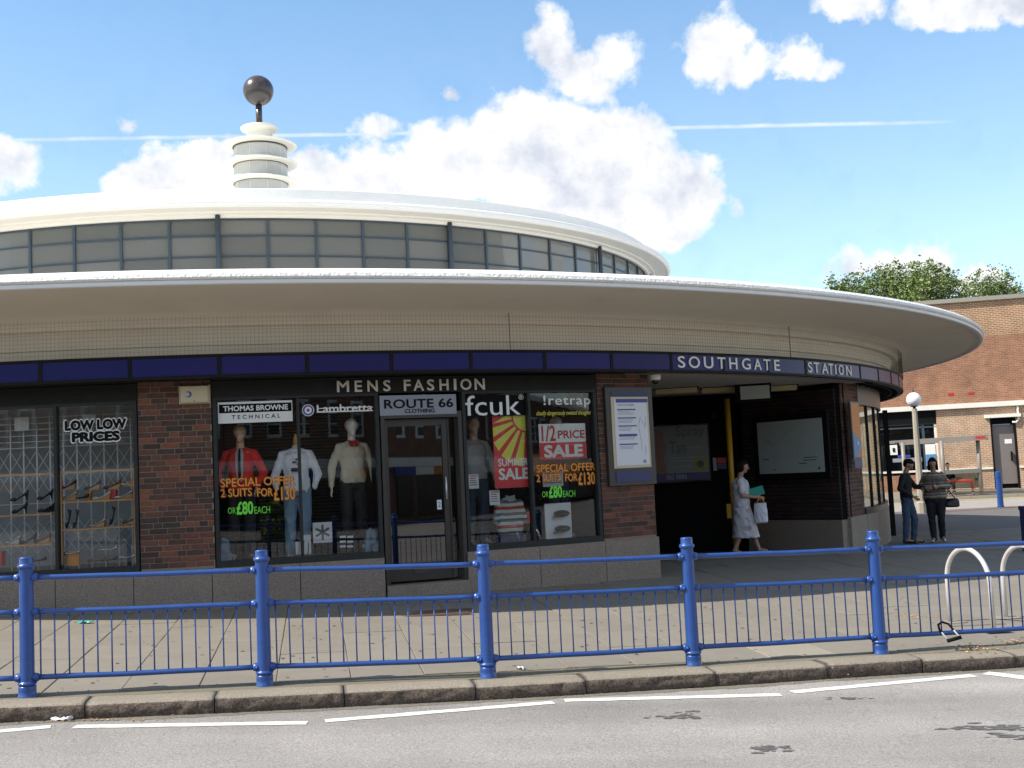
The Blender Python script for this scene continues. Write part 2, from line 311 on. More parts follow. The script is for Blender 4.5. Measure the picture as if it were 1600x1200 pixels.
far_brick('far_brick_top', (.27,.125,.07), (.33,.16,.09), (.48,.35,.22), .018)
far_brick('opp_brick', (.20,.08,.05), (.16,.07,.045), (.25,.2,.15))

# ------------------------------------------------------------ mesh helpers
def origin(o):
    v = Vector((0, 0, 0))
    while o: v += o.location; o = o.parent
    return v
class MB:
    def __init__(s): s.v = []; s.f = []; s.sm = []
    def face(s, pts, smooth=False):
        b = len(s.v); s.v += [tuple(p) for p in pts]; s.f.append(tuple(range(b, b+len(pts)))); s.sm.append(smooth)
    def box(s, c, d, rz=0, M4=None):
        b = len(s.v)
        for i in range(8):
            x, y, z = ((i & 1)-.5)*d[0], ((i >> 1 & 1)-.5)*d[1], ((i >> 2 & 1)-.5)*d[2]
            if M4 is not None: p = M4 @ Vector((x, y, z)); s.v.append((c[0]+p.x, c[1]+p.y, c[2]+p.z))
            else: s.v.append((c[0]+x*cos(rz)-y*sin(rz), c[1]+x*sin(rz)+y*cos(rz), c[2]+z))
        for q in ((0,2,3,1),(4,5,7,6),(0,1,5,4),(1,3,7,5),(3,2,6,7),(2,0,4,6)): s.f.append(tuple(b+i for i in q)); s.sm.append(False)
        return s
    def bar(s, p0, p1, w, h, up=(0,0,1)):
        p0, p1 = Vector(p0), Vector(p1); d = p1-p0; L = d.length; d.normalize(); u = Vector(up)
        if abs(d.dot(u)) > .98: u = Vector((0,1,0))
        sd = d.cross(u).normalized(); u = sd.cross(d)
        m = Matrix((d, sd, u)).transposed(); s.box((p0+p1)/2, (L, w, h), M4=m); return s
    def tube(s, pts, r, seg=10, cap=True, smooth=True, closed=False):
        pts = [Vector(p) for p in pts]; n = len(pts); rs = r if isinstance(r, (list, tuple)) else [r]*n
        b = len(s.v); prev = None
        for i, p in enumerate(pts):
            t = (pts[(i+1) % n if closed else min(i+1, n-1)]-pts[(i-1) % n if closed else max(i-1, 0)]).normalized()
            if prev is None:
                a = Vector((0,0,1)) if abs(t.z) < .9 else Vector((1,0,0)); sd = t.cross(a).normalized()
            else: sd = (prev-t*prev.dot(t)).normalized()
            prev = sd; up = sd.cross(t)
            for k in range(seg):
                an = 2*pi*k/seg; q = p+sd*cos(an)*rs[i]+up*sin(an)*rs[i]; s.v.append(tuple(q))
        for i in range(n if closed else n-1):
            j = (i+1) % n
            for k in range(seg):
                s.f.append((b+i*seg+k, b+i*seg+(k+1) % seg, b+j*seg+(k+1) % seg, b+j*seg+k)); s.sm.append(smooth)
        if cap and not closed:
            s.f.append(tuple(b+k for k in range(seg))[::-1]); s.sm.append(False)
            s.f.append(tuple(b+(n-1)*seg+k for k in range(seg))); s.sm.append(False)
        return s
    def lathe(s, prof, c=(0,0), t0=0, t1=360, n=96, sharp=True):
        full = abs(t1-t0-360) < 1e-6; m = n if full else n+1
        segs = [(prof[i], prof[i+1]) for i in range(len(prof)-1)] if sharp else None
        def ring(R, z):
            b = len(s.v)
            for k in range(m):
                a = radians(t0+(t1-t0)*k/n); s.v.append((c[0]+R*sin(a), c[1]-R*cos(a), z))
            return b
        if sharp: pairs = [(ring(*a), ring(*b_)) for a, b_ in segs]
        else: rs = [ring(*p) for p in prof]; pairs = list(zip(rs, rs[1:]))
        for a, b_ in pairs:
            for k in range(n):
                k2 = (k+1) % m if full else k+1
                s.f.append((a+k, a+k2, b_+k2, b_+k)); s.sm.append(True)
        return s
    def arcbox(s, t0, t1, R0, R1, z0, z1, n=None, c=(CX, CY)):
        n = n or max(1, int(abs(t1-t0)/1.5)+1); b = len(s.v)
        for k in range(n+1):
            a = radians(t0+(t1-t0)*k/n)
            for (R, z) in ((R0, z0), (R1, z0), (R1, z1), (R0, z1)): s.v.append((c[0]+R*sin(a), c[1]-R*cos(a), z))
        for k in range(n):
            for j in range(4):
                j2 = (j+1) % 4; s.f.append((b+k*4+j, b+k*4+j2, b+k*4+4+j2, b+k*4+4+j)); s.sm.append(False)
        s.f.append((b, b+3, b+2, b+1)); s.sm.append(False); e = b+n*4; s.f.append((e, e+1, e+2, e+3)); s.sm.append(False)
        return s
    def ball(s, c, r, sg=16, rg=10):
        rx, ry, rz = r if isinstance(r, (tuple, list)) else (r, r, r); b = len(s.v)
        s.v.append((c[0], c[1], c[2]-rz))
        for i in range(1, rg):
            ph = -pi/2+pi*i/rg
            for k in range(sg): s.v.append((c[0]+rx*cos(ph)*cos(2*pi*k/sg), c[1]+ry*cos(ph)*sin(2*pi*k/sg), c[2]+rz*sin(ph)))
        s.v.append((c[0], c[1], c[2]+rz)); top = len(s.v)-1
        for k in range(sg):
            s.f.append((b, b+1+(k+1) % sg, b+1+k)); s.sm.append(True)
            s.f.append((top, top-sg+k, top-sg+(k+1) % sg)); s.sm.append(True)
        for i in range(rg-2):
            for k in range(sg): a = b+1+i*sg; s.f.append((a+k, a+(k+1) % sg, a+sg+(k+1) % sg, a+sg+k)); s.sm.append(True)
        return s
    def prism(s, poly, h0, h1, fn):            # poly in 2D, fn(x, y, h) -> point
        b = len(s.v); n = len(poly)
        for h in (h0, h1):
            for p in poly: s.v.append(tuple(fn(p[0], p[1], h)))
        s.f.append(tuple(range(b, b+n))[::-1]); s.f.append(tuple(range(b+n, b+2*n))); s.sm += [False, False]
        for i in range(n): j = (i+1) % n; s.f.append((b+i, b+j, b+n+j, b+n+i)); s.sm.append(False)
        return s
    def mesh(s, name, m, off=Vector((0,0,0))):
        me = bpy.data.meshes.new(name); me.from_pydata([(x-off.x, y-off.y, z-off.z) for x, y, z in s.v], [], s.f)
        me.polygons.foreach_set('use_smooth', s.sm); me.materials.append(MATS[m] if isinstance(m, str) else m); me.update(); return me
    def build(s, name, m, parent=None, local=False, kind=None, label=None, cat=None, group=None):
        off = Vector((0,0,0)) if local else origin(parent)
        o = bpy.data.objects.new(name, s.mesh(name, m, off)); COL.objects.link(o); o.parent = parent
        return tag(o, label, cat, group, kind)
def tag(o, label=None, cat=None, group=None, kind=None):
    if label: o['label'] = label
    if cat: o['category'] = cat
    if group: o['group'] = group
    if kind: o['kind'] = kind
    return o
def thing(name, label, cat, loc=(0,0,0), rz=0, group=None, parent=None):
    o = bpy.data.objects.new(name, None); COL.objects.link(o); o.location = loc; o.rotation_euler = (0,0,rz); o.parent = parent
    return tag(o, label, cat, group)
def copy_tree(o, parent=None, label=None):
    c = o.copy(); COL.objects.link(c)
    if parent is not None: c.parent = parent
    for ch in list(o.children): copy_tree(ch, c)
    if label: c['label'] = label
    return c
def P(t, R, z): a = radians(t); return Vector((CX+R*sin(a), CY-R*cos(a), z))
def cyl(u, v, R):                              # picture direction meets the round wall of radius R -> (angle, z)
    r = ray(u, v); a = r.x*r.x+r.y*r.y; b = -2*(r.x*CX+r.y*CY); c = CX*CX+CY*CY-R*R; d = b*b-4*a*c
    t = (-b-sqrt(max(d, 0)))/2/a; q = r*t
    return degrees(atan2(q.x-CX, -(q.y-CY))), q.z
# ground height
def lerp(a, b, t): return a+(b-a)*t
def gz(x, y):
    xx = max(-14, min(14, x)); p = -1.857-.03*xx+.02*max(y, 2)
    if y <= 20: return p
    p = -1.857-.03*xx+.4
    kn = [(20, p), (24, -1.73), (36, -1.87), (40, -1.87), (44.4, -1.73), (48, -1.70), (70, -1.7), (400, -1.7)]
    for (a, za), (b, zb) in zip(kn, kn[1:]):
        if y <= b: t = (y-a)/(b-a); return lerp(za, zb, t)
    return -1.7
def ground(u, v, off=0):
    r = ray(u, v); t = (-1.857+off)/(r.z+.03*r.x-.02*r.y); return r*t
CU, SU = cos(radians(10)), sin(radians(10))
def uv2(x, y): return x*CU+y*SU, -x*SU+y*CU
def xy2(u, v): return u*CU-v*SU, u*SU+v*CU
def interp(pts, x):
    if x <= pts[0][0]: return pts[0][1]
    for (a, b), (c, d) in zip(pts, pts[1:]):
        if x <= c: return lerp(b, d, (x-a)/(c-a))
    return pts[-1][1]
kerb_pts = [uv2(ground(a, b).x, ground(a, b).y) for a, b in ((0,1104),(335,1090),(740,1071),(1120,1050),(1440,1030),(1590,1022))]
kerb_pts = [(-30, kerb_pts[0][1])]+kerb_pts+[(30, kerb_pts[-1][1])]
def kv(u): return interp(kerb_pts, u)

# text: the built-in font only
TMP = bpy.data.scenes.new('scratch')            # a scene of its own keeps each evaluation quick
def evaluated(o):
    TMP.collection.objects.link(o); TMP.view_layers[0].update(); dg = TMP.view_layers[0].depsgraph; me = bpy.data.meshes.new_from_object(o.evaluated_get(dg)); TMP.collection.objects.unlink(o); return me
def text_verts(s, bold=0, extrude=.0, spacing=1.0, shear=0, res=3):
    cu = bpy.data.curves.new('t', 'FONT'); cu.body = s; cu.size = 1; cu.offset = bold; cu.extrude = extrude; cu.resolution_u = res; cu.space_character = spacing; cu.shear = shear
    o = bpy.data.objects.new('t', cu); me = evaluated(o); bpy.data.objects.remove(o); bpy.data.curves.remove(cu)
    return me
def text_map(name, s, fn, m, parent, bold=0, thick=.004, spacing=1.0, shear=0, label=None, upper=True, res=3):
    me = text_verts(s, 0, .5, spacing, shear, res)
    if bold > 0:                                 # heavier strokes: the same outline set down several times, slightly apart
        vs = [v.co.copy() for v in me.vertices]; fs = [tuple(p.vertices) for p in me.polygons]; nv, nf = [], []
        for q in range(9):
            dx, dy = (0, 0) if q == 8 else (cos(q*pi/4)*bold, sin(q*pi/4)*bold)
            b = len(nv); nv += [(v.x+dx, v.y+dy, v.z+q*.012) for v in vs]; nf += [tuple(b+i for i in f) for f in fs]
        bpy.data.meshes.remove(me); me = bpy.data.meshes.new('t'); me.from_pydata(nv, [], nf)
    xs = [v.co.x for v in me.vertices]; ys = [v.co.y for v in me.vertices]
    x0, x1, y0, y1 = min(xs), max(xs), min(ys), max(ys); off = origin(parent)
    for v in me.vertices:
        p = fn((v.co.x-x0)/(x1-x0), (v.co.y-y0)/(y1-y0), (v.co.z+.5)*thick); v.co = Vector(p)-off
    me.materials.append(MATS[m]); me.name = name
    o = bpy.data.objects.new(name, me); COL.objects.link(o); o.parent = parent
    return tag(o, label)
def cyl_map(u0, v0, u1, v1, R):                # box in the picture -> patch of the round wall
    um = (u0+u1)/2
    ta, tb = cyl(u0, (v0+v1)/2, R)[0], cyl(u1, (v0+v1)/2, R)[0]; hr = 6*(um-800)/600*0
    zt, zb = cyl(um, v0, R)[1], cyl(um, v1, R)[1]
    return ta, tb, zb, zt
def wtext(name, s, box, R, m, parent, **k):
    ta, tb, zb, zt = cyl_map(*box, R); R0 = R
    return text_map(name, s, lambda a, b, h: P(lerp(ta, tb, a), R0+h, lerp(zb, zt, b)), m, parent, **k)
def wpatch(box, R, th=.003):
    ta, tb, zb, zt = cyl_map(*box, R); return MB().arcbox(ta, tb, R-th, R, zb, zt)
mat('moss', (.13,.14,.05), .9, rnd=.5)
# ============================================================ SETTING
def sheet(name, m, xs, ys, zf, skip=None, kind='structure'):
    mb = MB(); idx = {}
    for i, x in enumerate(xs):
        for j, y in enumerate(ys): idx[i, j] = len(mb.v); mb.v.append((x, y, zf(x, y)))
    for i in range(len(xs)-1):
        for j in range(len(ys)-1):
            mb.f.append((idx[i,j], idx[i+1,j], idx[i+1,j+1], idx[i,j+1])); mb.sm.append(True)
    return mb.build(name, m, kind=kind)
def frange(a, b, s):
    n = max(1, int(round((b-a)/s))); return [a+(b-a)*i/n for i in range(n+1)]
YS = [-60,-30,-15,-5]+frange(0, 20, 2)+[24,28,32,36]+[40,44.4,48,70,150,400,1500]
XS = [-1500,-300,-80,-30]+frange(-14, 14, 2)+[20,30,80,300,1500]
def road_z(x, y):
    return gz(x, y)-.12
sheet('ground', 'asphalt_far', XS, YS, lambda x, y: gz(x, y)-.30)
# near road: from far behind the camera up to just under the kerb, in kerb coordinates
mb = MB(); us = frange(-60, 60, 2); 
for i in range(len(us)-1):
    a, b = us[i], us[i+1]
    vs = [-45,-20,-5,2,6]
    for va, vb in zip(vs, vs[1:]):
        mb.face([(*xy2(p, q), road_z(*xy2(p, q))) for p, q in ((a, va), (b, va), (b, vb), (a, vb))])
    mb.face([(*xy2(a, 6), road_z(*xy2(a, 6))), (*xy2(b, 6), road_z(*xy2(b, 6))), (*xy2(b, kv(b)+.1), road_z(*xy2(b, kv(b)+.1))), (*xy2(a, kv(a)+.1), road_z(*xy2(a, kv(a)+.1)))])
mb.build('road', 'asphalt', kind='structure')
# zigzag line painted along the kerb
lane = bpy.data.objects.new('zigzag_line', None); COL.objects.link(lane); tag(lane, 'broken white zigzag line painted on the road beside the kerb', 'road marking')
zz = [((-75,1150),(79,1136)),((116,1136),(480,1130)),((508,1127),(865,1098)),((882,1095),(1220,1086)),((1238,1082),(1522,1056)),((1540,1052),(1655,1066))]
for (a, b) in zz:
    p, q = ground(*a, -.12), ground(*b, -.12); d = Vector((q.x-p.x, q.y-p.y, 0)).normalized(); s = Vector((-d.y, d.x, 0)); w = .052 if a[0] != 1540 else .075
    mb = MB(); n = 24; L = []
    for i in range(n+1):
        c = p.lerp(q, i/n); j1, j2 = random.uniform(-.006,.006), random.uniform(-.006,.006)
        for e, jj in ((-1, j1), (1, j2)): r = c+s*e*(w+jj); L.append((r.x, r.y, road_z(r.x, r.y)+.004))
    for i in range(n): k = i*2; mb.face([L[k], L[k+1], L[k+3], L[k+2]])
    mb.build('painted_dash', 'road_paint', lane)
# tar and leaf stains on the road: thin irregular patches with a shape of their own
def stain(u, v, rx, ry, label):
    c = ground(u, v, -.12); root = tag(bpy.data.objects.new('road_stain', None), label, 'stain'); COL.objects.link(root); root.location = (c.x, c.y, road_z(c.x, c.y)+.003)
    mb = MB(); rnd = random.Random(u)
    for k in range(26):
        ox, oy = max(-1.6*rx, min(1.6*rx, rnd.gauss(0, rx*.6))), rnd.gauss(0, ry*.5); r = rnd.uniform(.06, .34)
        pts = [(ox+rx*r*cos(a)*rnd.uniform(.4,1.3), oy+ry*r*sin(a)*rnd.uniform(.4,1.3)) for a in [i*pi/6 for i in range(12)]]
        mb.face([(x, y, -.03*x+.02*y+k*.00004) for x, y in pts])
    mb.build('stain_patch', 'stain', root, local=True)
stain(1063, 1119, .16, .10, 'small dark splash stain on the road, left of the pair of big ones')
stain(1200, 1170, .13, .08, 'small dark stain low on the road below the middle of the kerb')
stain(1548, 1138, .26, .10, 'long dark ragged stain on the road at the right edge')
stain(1592, 1150, .20, .07, 'dark ragged stain just below the longest one at the right edge')
stain(1330, 1091, .12, .05, 'faint dark stain on the road under the white zigzag dash')
mb = MB(); gu = frange(-9, 9, .06)
ge_ = [.10+.05*mnoise.noise(Vector((u*1.3, 3, 0)))+.035*mnoise.noise(Vector((u*7, 8, 0))) for u in gu]
for i in range(len(gu)-1):
    mb.face([(*xy2(p, kv(p)+q), road_z(*xy2(p, kv(p)+q))+.002) for p, q in ((gu[i], -ge_[i]), (gu[i+1], -ge_[i+1]), (gu[i+1], .02), (gu[i], .02))])
mb.build('gutter_silt', 'gutter', kind='structure')
# kerb of rough granite stones
kerb = bpy.data.objects.new('kerb', None); COL.objects.link(kerb); tag(kerb, kind='structure')
def uat(px, py): g = ground(px, py); return uv2(g.x, g.y)[0]
ju = [uat(a, b) for a, b in ((133,1098),(335,1090),(537,1078),(743,1071),(912,1059),(1118,1050),(1288,1037),(1442,1030),(1585,1022))]
ju = [ju[0]-1.0*k for k in range(8, 0, -1)]+ju+[ju[-1]+.95*k for k in range(1, 9)]
def noi(x, y, z, s): return mnoise.noise(Vector((x*s, y*s, z*s)))
for i in range(len(ju)-1):
    a, b = ju[i]+.004, ju[i+1]-.004; n = max(6, int((b-a)/.03)); W = .27
    prof = [(.0, -.16), (.0, -.12), (-.012, -.09), (-.012, -.06), (-.010, -.03), (-.004, -.012), (.010, .001), (.05, .006), (.14, .005), (.21, .004), (W, .002), (W, -.1)]
    mb = MB(); m = len(prof); dz = random.uniform(-.007, .007); dv = random.uniform(-.008, .008)
    for k in range(n+1):
        u = lerp(a, b, k/n); edge = min(k, n-k)
        for (v, h) in prof:
            rgh = (noi(u*1.0, v*3, h*3, 14)+.6*noi(u, v, h*2, 37))*(.014 if v < .005 else .003)
            ch = .008 if edge == 0 else (.002 if edge == 1 else 0)
            vv = kv(u)+v+dv-rgh+(ch if v < .05 else 0); x, y = xy2(u, vv)
            mb.v.append((x, y, gz(x, y)+h+dz-(ch*.6 if h > -.05 else 0)+noi(u, v, 5, 6)*.003))
    for k in range(n):
        for j in range(m-1): q = k*m+j; mb.f.append((q, q+1, q+m+1, q+m)); mb.sm.append(True)
    for e in (0, n): mb.f.append(tuple(e*m+j for j in range(m))); mb.sm.append(False)
    o_ = mb.build('kerb_stone', 'kerb_granite', kerb); o_.data.materials.append(MATS['kerb_worn_lit'])
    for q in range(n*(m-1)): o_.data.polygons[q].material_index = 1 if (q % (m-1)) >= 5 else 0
# pavement bed plus single slabs
pave = MB(); vs = [9.3, 10.5, 12, 14, 16, 19, 22, 26, 30, 34, 38, 39.6]
usx = frange(-26, 44, 2)
for a, b in zip(usx, usx[1:]):
    for va, vb in zip(vs, vs[1:]):
        q = []
        for p, v in ((a, va), (b, va), (b, vb), (a, vb)):
            if v == 9.3: v = kv(p)+.26
            x, y = xy2(p, v); y = min(y, 39.8) if x > 5 else y
            q.append((x, y, gz(x, y)-.008))
        pave.face(q)
pavement = pave.build('pavement', 'joint_dirt', kind='structure')
strip = MB()
for a, b in zip(frange(-20, 20, .5), frange(-20, 20, .5)[1:]):
    strip.face([(*xy2(p, kv(p)+w), gz(*xy2(p, kv(p)+w))-.005) for p, w in ((a, .272), (b, .272), (b, .50), (a, .50))])
strip.build('cement_strip', 'kerb_strip', pavement, kind='structure')
slabs = []; col = -34
inside_entr = lambda t: 33.9 < t < 55
while col < 60:
    u0 = col*.612-.35; u1 = u0+.612; rnd = random.Random(col*13+5); v = 9.86-rnd.random()*.55; first = True
    while v < 31:
        L = rnd.choice((.62, .75, .75, .9, .9)); a, b = v, v+L; v += L
        a = max(a, 9.81)
        if b-a < .15: continue
        cx, cy = xy2((u0+u1)/2, (a+b)/2); d = hypot(cx-CX, cy-CY); th = degrees(atan2(cx-CX, CY-cy))
        if d < 14.55 and not (inside_entr(th) and d > 9): continue
        if cy > 27 or cx > 17 or cx < -12: continue
        slabs.append((cy, u0, u1, a, b, cx, cy, rnd.uniform(-.0035, .0035), rnd.uniform(-.004, .004), rnd.uniform(-.004, .004)))
    col += 1
def slab_geo(mb, s):
    _, u0, u1, a, b, cx, cy, dz, tx, ty = s; g = .0032; c = .005
    def pt(u, v, h):
        x, y = xy2(u, v); return (x, y, gz(x, y)+h+dz+tx*(u-u0-.3)+ty*(v-(a+b)/2))
    b0 = len(mb.v)
    for (e, h) in ((g, -.03), (g, -.004), (g+c, 0)):
        for (u, v) in ((u0+e, a+e), (u1-e, a+e), (u1-e, b-e), (u0+e, b-e)): mb.v.append(pt(u, v, h))
    for r in range(2):
        for k in range(4): mb.f.append((b0+r*4+k, b0+r*4+(k+1) % 4, b0+r*4+4+(k+1) % 4, b0+r*4+4+k)); mb.sm.append(False)
    mb.f.append((b0+8, b0+9, b0+10, b0+11)); mb.sm.append(False)
vis = [s for s in slabs if abs(s[5]) < .47*s[6]+.5 and s[6] > 9]
vis.sort(key=lambda s: s[0]); top = vis[:298]; rest = [s for s in slabs if s not in top]
for i, s in enumerate(top):
    mb = MB(); slab_geo(mb, s); mb.build('paving_slab', 'paving_pale' if (abs(s[5]-ground(1240,1012).x) < .3 and abs(s[6]-ground(1240,1012).y) < .35) else 'paving', pavement)
mb = MB()
for s in rest: slab_geo(mb, s)
mb.build('paving_slab', 'paving', pavement, kind='stuff')
mb = MB(); rnd = random.Random(77)
for _ in range(420):
    u_, v_ = rnd.uniform(-6, 7), rnd.uniform(9.75, 16); x_, y_ = xy2(u_, v_); r_ = rnd.uniform(.008, .022); z_ = gz(x_, y_)+.0045
    mb.face([(x_+cos(q*pi/4)*r_*rnd.uniform(.7, 1.2), y_+sin(q*pi/4)*r_, z_) for q in range(8)])
mb.build('gum_spots', 'stain', pavement, kind='stuff')
# far pavement surface beyond the slabs
mb = MB(); ux = frange(-4, 44, 2); yy = [26.6, 30, 34, 38, 39.8]
for a, b in zip(ux, ux[1:]):
    for ya, yb in zip(yy, yy[1:]): mb.face([(p, q, gz(p, q)-.004) for p, q in ((a, ya), (b, ya), (b, yb), (a, yb))])
mb.build('far_forecourt', 'asphalt_dark', kind='structure')
# far road, its lines, the far kerb and pavement
def band(name, m, y0, y1, dz0, dz1=None, x0=-10, x1=60, parent=None, kind='structure', slope=0):
    mb = MB()
    for a, b in zip(frange(x0, x1, 2), frange(x0, x1, 2)[1:]):
        mb.face([(p, q, gz(p, q)+d) for p, q, d in ((a, y0, dz0), (b, y0, dz0), (b, y1, dz1 if dz1 is not None else dz0), (a, y1, dz1 if dz1 is not None else dz0))])
    return mb.build(name, m, parent, kind=kind)
far_road = band('far_road', 'asphalt_far', 39.8, 44.6, -.02)
band('red_line', 'red_paint', 39.9, 40.35, -.016, parent=far_road)
band('yellow_line', 'yellow_paint', 44.15, 44.35, -.016, parent=far_road)
fk = bpy.data.objects.new('far_kerb', None); COL.objects.link(fk); tag(fk, kind='structure')
x = 3.0
while x < 34:
    MB().box((x+.45, 44.62, -1.73-.02), (.885, .2, .24)).build('kerb_stone', 'concrete', fk); x += .9
band('far_pavement', 'paving', 44.72, 49, .105, .26, kind='structure')

# ============================================================ STATION
st = thing('station_building', 'round white-roofed brick station building with blue name band and shop windows under its canopy', 'station building', (CX, CY, -1.5))
C2 = (CX, CY); A0, A1 = -60, 118
def lathe(name, m, prof, parent=st, t0=-180, t1=180, n=360, **k):
    return MB().lathe(prof, C2, t0, t1, n).build(name, m, parent, **k)
lathe('canopy_roof', 'roof_rim', [(9.7, 2.62), (16.4, 2.50), (16.8, 2.465), (16.93, 2.43), (16.985, 2.385), (17.0, 2.345), (16.985, 2.325), (16.96, 2.318)])
lathe('canopy_lip', 'lip_paint', [(16.96, 2.318), (16.975, 2.31), (16.972, 2.272), (16.955, 2.262), (16.90, 2.262), (16.885, 2.275)])
lathe('canopy_soffit', 'soffit_paint', [(16.885, 2.275), (16.80, 2.285), (16.2, 2.25), (15.5, 2.185), (15.38, 2.16), (15.30, 2.10), (15.27, 2.05), (15.27, 2.03), (15.17, 2.02), (15.13, 1.95), (15.12, 1.84), (15.14, 1.835), (15.14, 1.81), (15.10, 1.80), (15.10, 1.655), (15.34, 1.65)])
# bird net: wires in a drum from the soffit to the blue band
mb = MB(); RN = 15.375
def wire(mb, p, q, w=.0012):
    d = (q-p).normalized(); a = Vector((0,0,1)) if abs(d.z) < .9 else Vector((1,0,0)); s = d.cross(a).normalized(); u = s.cross(d); b = len(mb.v)
    for e in (p, q):
        for k in range(3): mb.v.append(tuple(e+s*w*cos(k*2.094)+u*w*sin(k*2.094)))
    for k in range(3): mb.f.append((b+k, b+(k+1) % 3, b+3+(k+1) % 3, b+3+k)); mb.sm.append(False)
t = -14.0; dth = degrees(.05/RN); zs = frange(1.668, 2.168, .05)
while t < 104:
    wire(mb, P(t, RN, 1.665), P(t, RN, 2.172)); t += dth
for z in zs:
    tt = frange(-14, 104, 1.0)
    for a, b in zip(tt, tt[1:]): wire(mb, P(a, RN, z), P(b, RN, z), .0011 if 1.7 < z < 2.15 else .003)
mb.build('bird_netting', 'net_wire', st, kind='stuff')
for tj in (24.0, 44.2, 66):
    MB().tube([P(tj, RN+.004, 1.67), P(tj, RN+.004, 2.165)], .006, 6).build('netting_post', 'net_wire', st)
# blue band
RF = 15.34
fas = MB().arcbox(A0, A1, 15.30, RF, 1.395, 1.655, 130).arcbox(A0, A1, 15.26, RF+.022, 1.635, 1.668, 130).arcbox(A0, A1, 15.26, RF+.022, 1.375, 1.412, 130).build('fascia', 'fascia_frame', st)
edges = [1.87+4.01*k for k in range(-15, 29)]
for t in edges:
    MB().arcbox(t-.09, t+.09, RF+.0005, RF+.018, 1.413, 1.634, 1).build('cover_strip', 'fascia_frame', fas)
for t in edges[:-1]:
    MB().arcbox(t+.10, t+3.91, RF+.0005, RF+.010, 1.4135, 1.6335, 4).build('enamel_panel', 'fascia_blue', fas)
def station_word(word, spans, y0, y1, dv):
    for ch, (a, b) in zip(word, spans):
        u0, u1 = 1040+a/5, 1040+b/5; yc = (u0+u1)/2
        t0, t1 = cyl(u0, 570, RF)[0], cyl(u1, 570, RF)[0]
        text_map('letter', ch, lambda p, q, h: P(lerp(t0, t1, p), RF+.012+h, lerp(1.440, 1.612, q)), 'sign_white', fas, bold=.008, thick=.012, res=6)
station_word('SOUTHGATE', [(90,145),(175,260),(292,365),(398,460),(490,552),(588,655),(682,740),(758,808),(840,882)], 0, 0, 0)
station_word('STATION', [(1103,1135),(1148,1190),(1210,1258),(1262,1296),(1313,1322),(1340,1378),(1398,1438)], 0, 0, 0)
# soffit slats between the band and the wall
lathe('band_underside', 'ceiling_paint', [(15.26, 1.385), (14.95, 1.40)], t0=33.0, t1=57, n=40)
lathe('band_underside', 'fascia_frame', [(15.26, 1.385), (14.80, 1.395)], t0=A0, t1=33, n=100)
for k in range(24):
    t = 57.5+k*2.2; MB().arcbox(t-.12, t+.12, 14.86, 15.26, 1.382, 1.42, 1).build('soffit_slat', 'fascia_frame', fas)
MB().arcbox(57, 118, 15.24, 15.33, 1.36, 1.376, 40).arcbox(57, 118, 15.10, 15.12, 1.372, 1.388, 40).build('soffit_rail', 'fascia_frame', fas)
# roof slab inside the band so that no daylight leaks in
lathe('ceiling_slab', 'interior_dark', [(10.0, 1.60), (15.08, 1.60)])
# upper drum
lathe('drum_roof', 'render_white', [(.5, 5.10), (4, 5.12), (9.3, 5.15), (9.89, 5.165), (9.925, 5.16), (9.935, 5.145), (9.935, 4.915), (9.96, 4.90), (10.24, 4.885), (10.31, 4.872), (10.35, 4.85), (10.36, 4.825), (10.355, 4.80), (10.335, 4.785), (10.325, 4.755)])
lathe('drum_eaves', 'cream_paint', [(10.325, 4.755), (10.31, 4.742), (10.28, 4.738), (10.255, 4.748), (10.1, 4.752), (9.975, 4.742), (9.965, 4.722), (9.945, 4.716), (9.93, 4.728), (9.86, 4.71), (9.84, 4.665), (9.6, 4.665)])
lathe('drum_ceiling', 'cream_paint', [(9.6, 4.665), (.1, 4.80)], n=90)
lathe('drum_upstand', 'render_white', [(9.86, 2.60), (9.86, 3.02), (9.80, 3.05), (9.6, 3.05)])
lathe('drum_floor', 'interior_grey', [(9.6, 3.0), (.1, 3.0)], n=90)
lathe('drum_inner_wall', 'interior_grey', [(8.4, 3.0), (8.4, 4.70)], n=90)
wt = 7.67-24.45*3; pc = 24.45/5; k = 0; ZB = 3.05; T1, T2 = 4.36, 4.00
while wt < 125:
    vis_ = -25 < wt < 100
    if vis_:
        for (za, zb) in ((ZB, T2-.014), (T2+.014, T1-.014), (T1+.014, 4.66)):
            MB().arcbox(wt+.10, wt+pc-.10, 9.76, 9.766, za, zb, 2).build('window_pane', 'glass_drum', st)
    main = k % 5 == 0
    if vis_:
        if main: MB().tube([P(wt, 9.86, ZB), P(wt, 9.86, 4.70)], .045, 12).build('drum_column', 'steel_blue', st)
        else: MB().arcbox(wt-.13, wt+.13, 9.73, 9.80, ZB, 4.66, 1).build('mullion', 'steel_blue', st)
    k += 1; wt += pc
for z, h in ((T1, .014), (T2, .012)):
    MB().arcbox(-40, 125, 9.75, 9.785, z-h, z+h, 160).build('transom', 'steel_blue', st)
MB().arcbox(-40, 125, 9.74, 9.79, 4.635, 4.664, 160).build('head_rail', 'steel_blue', st)
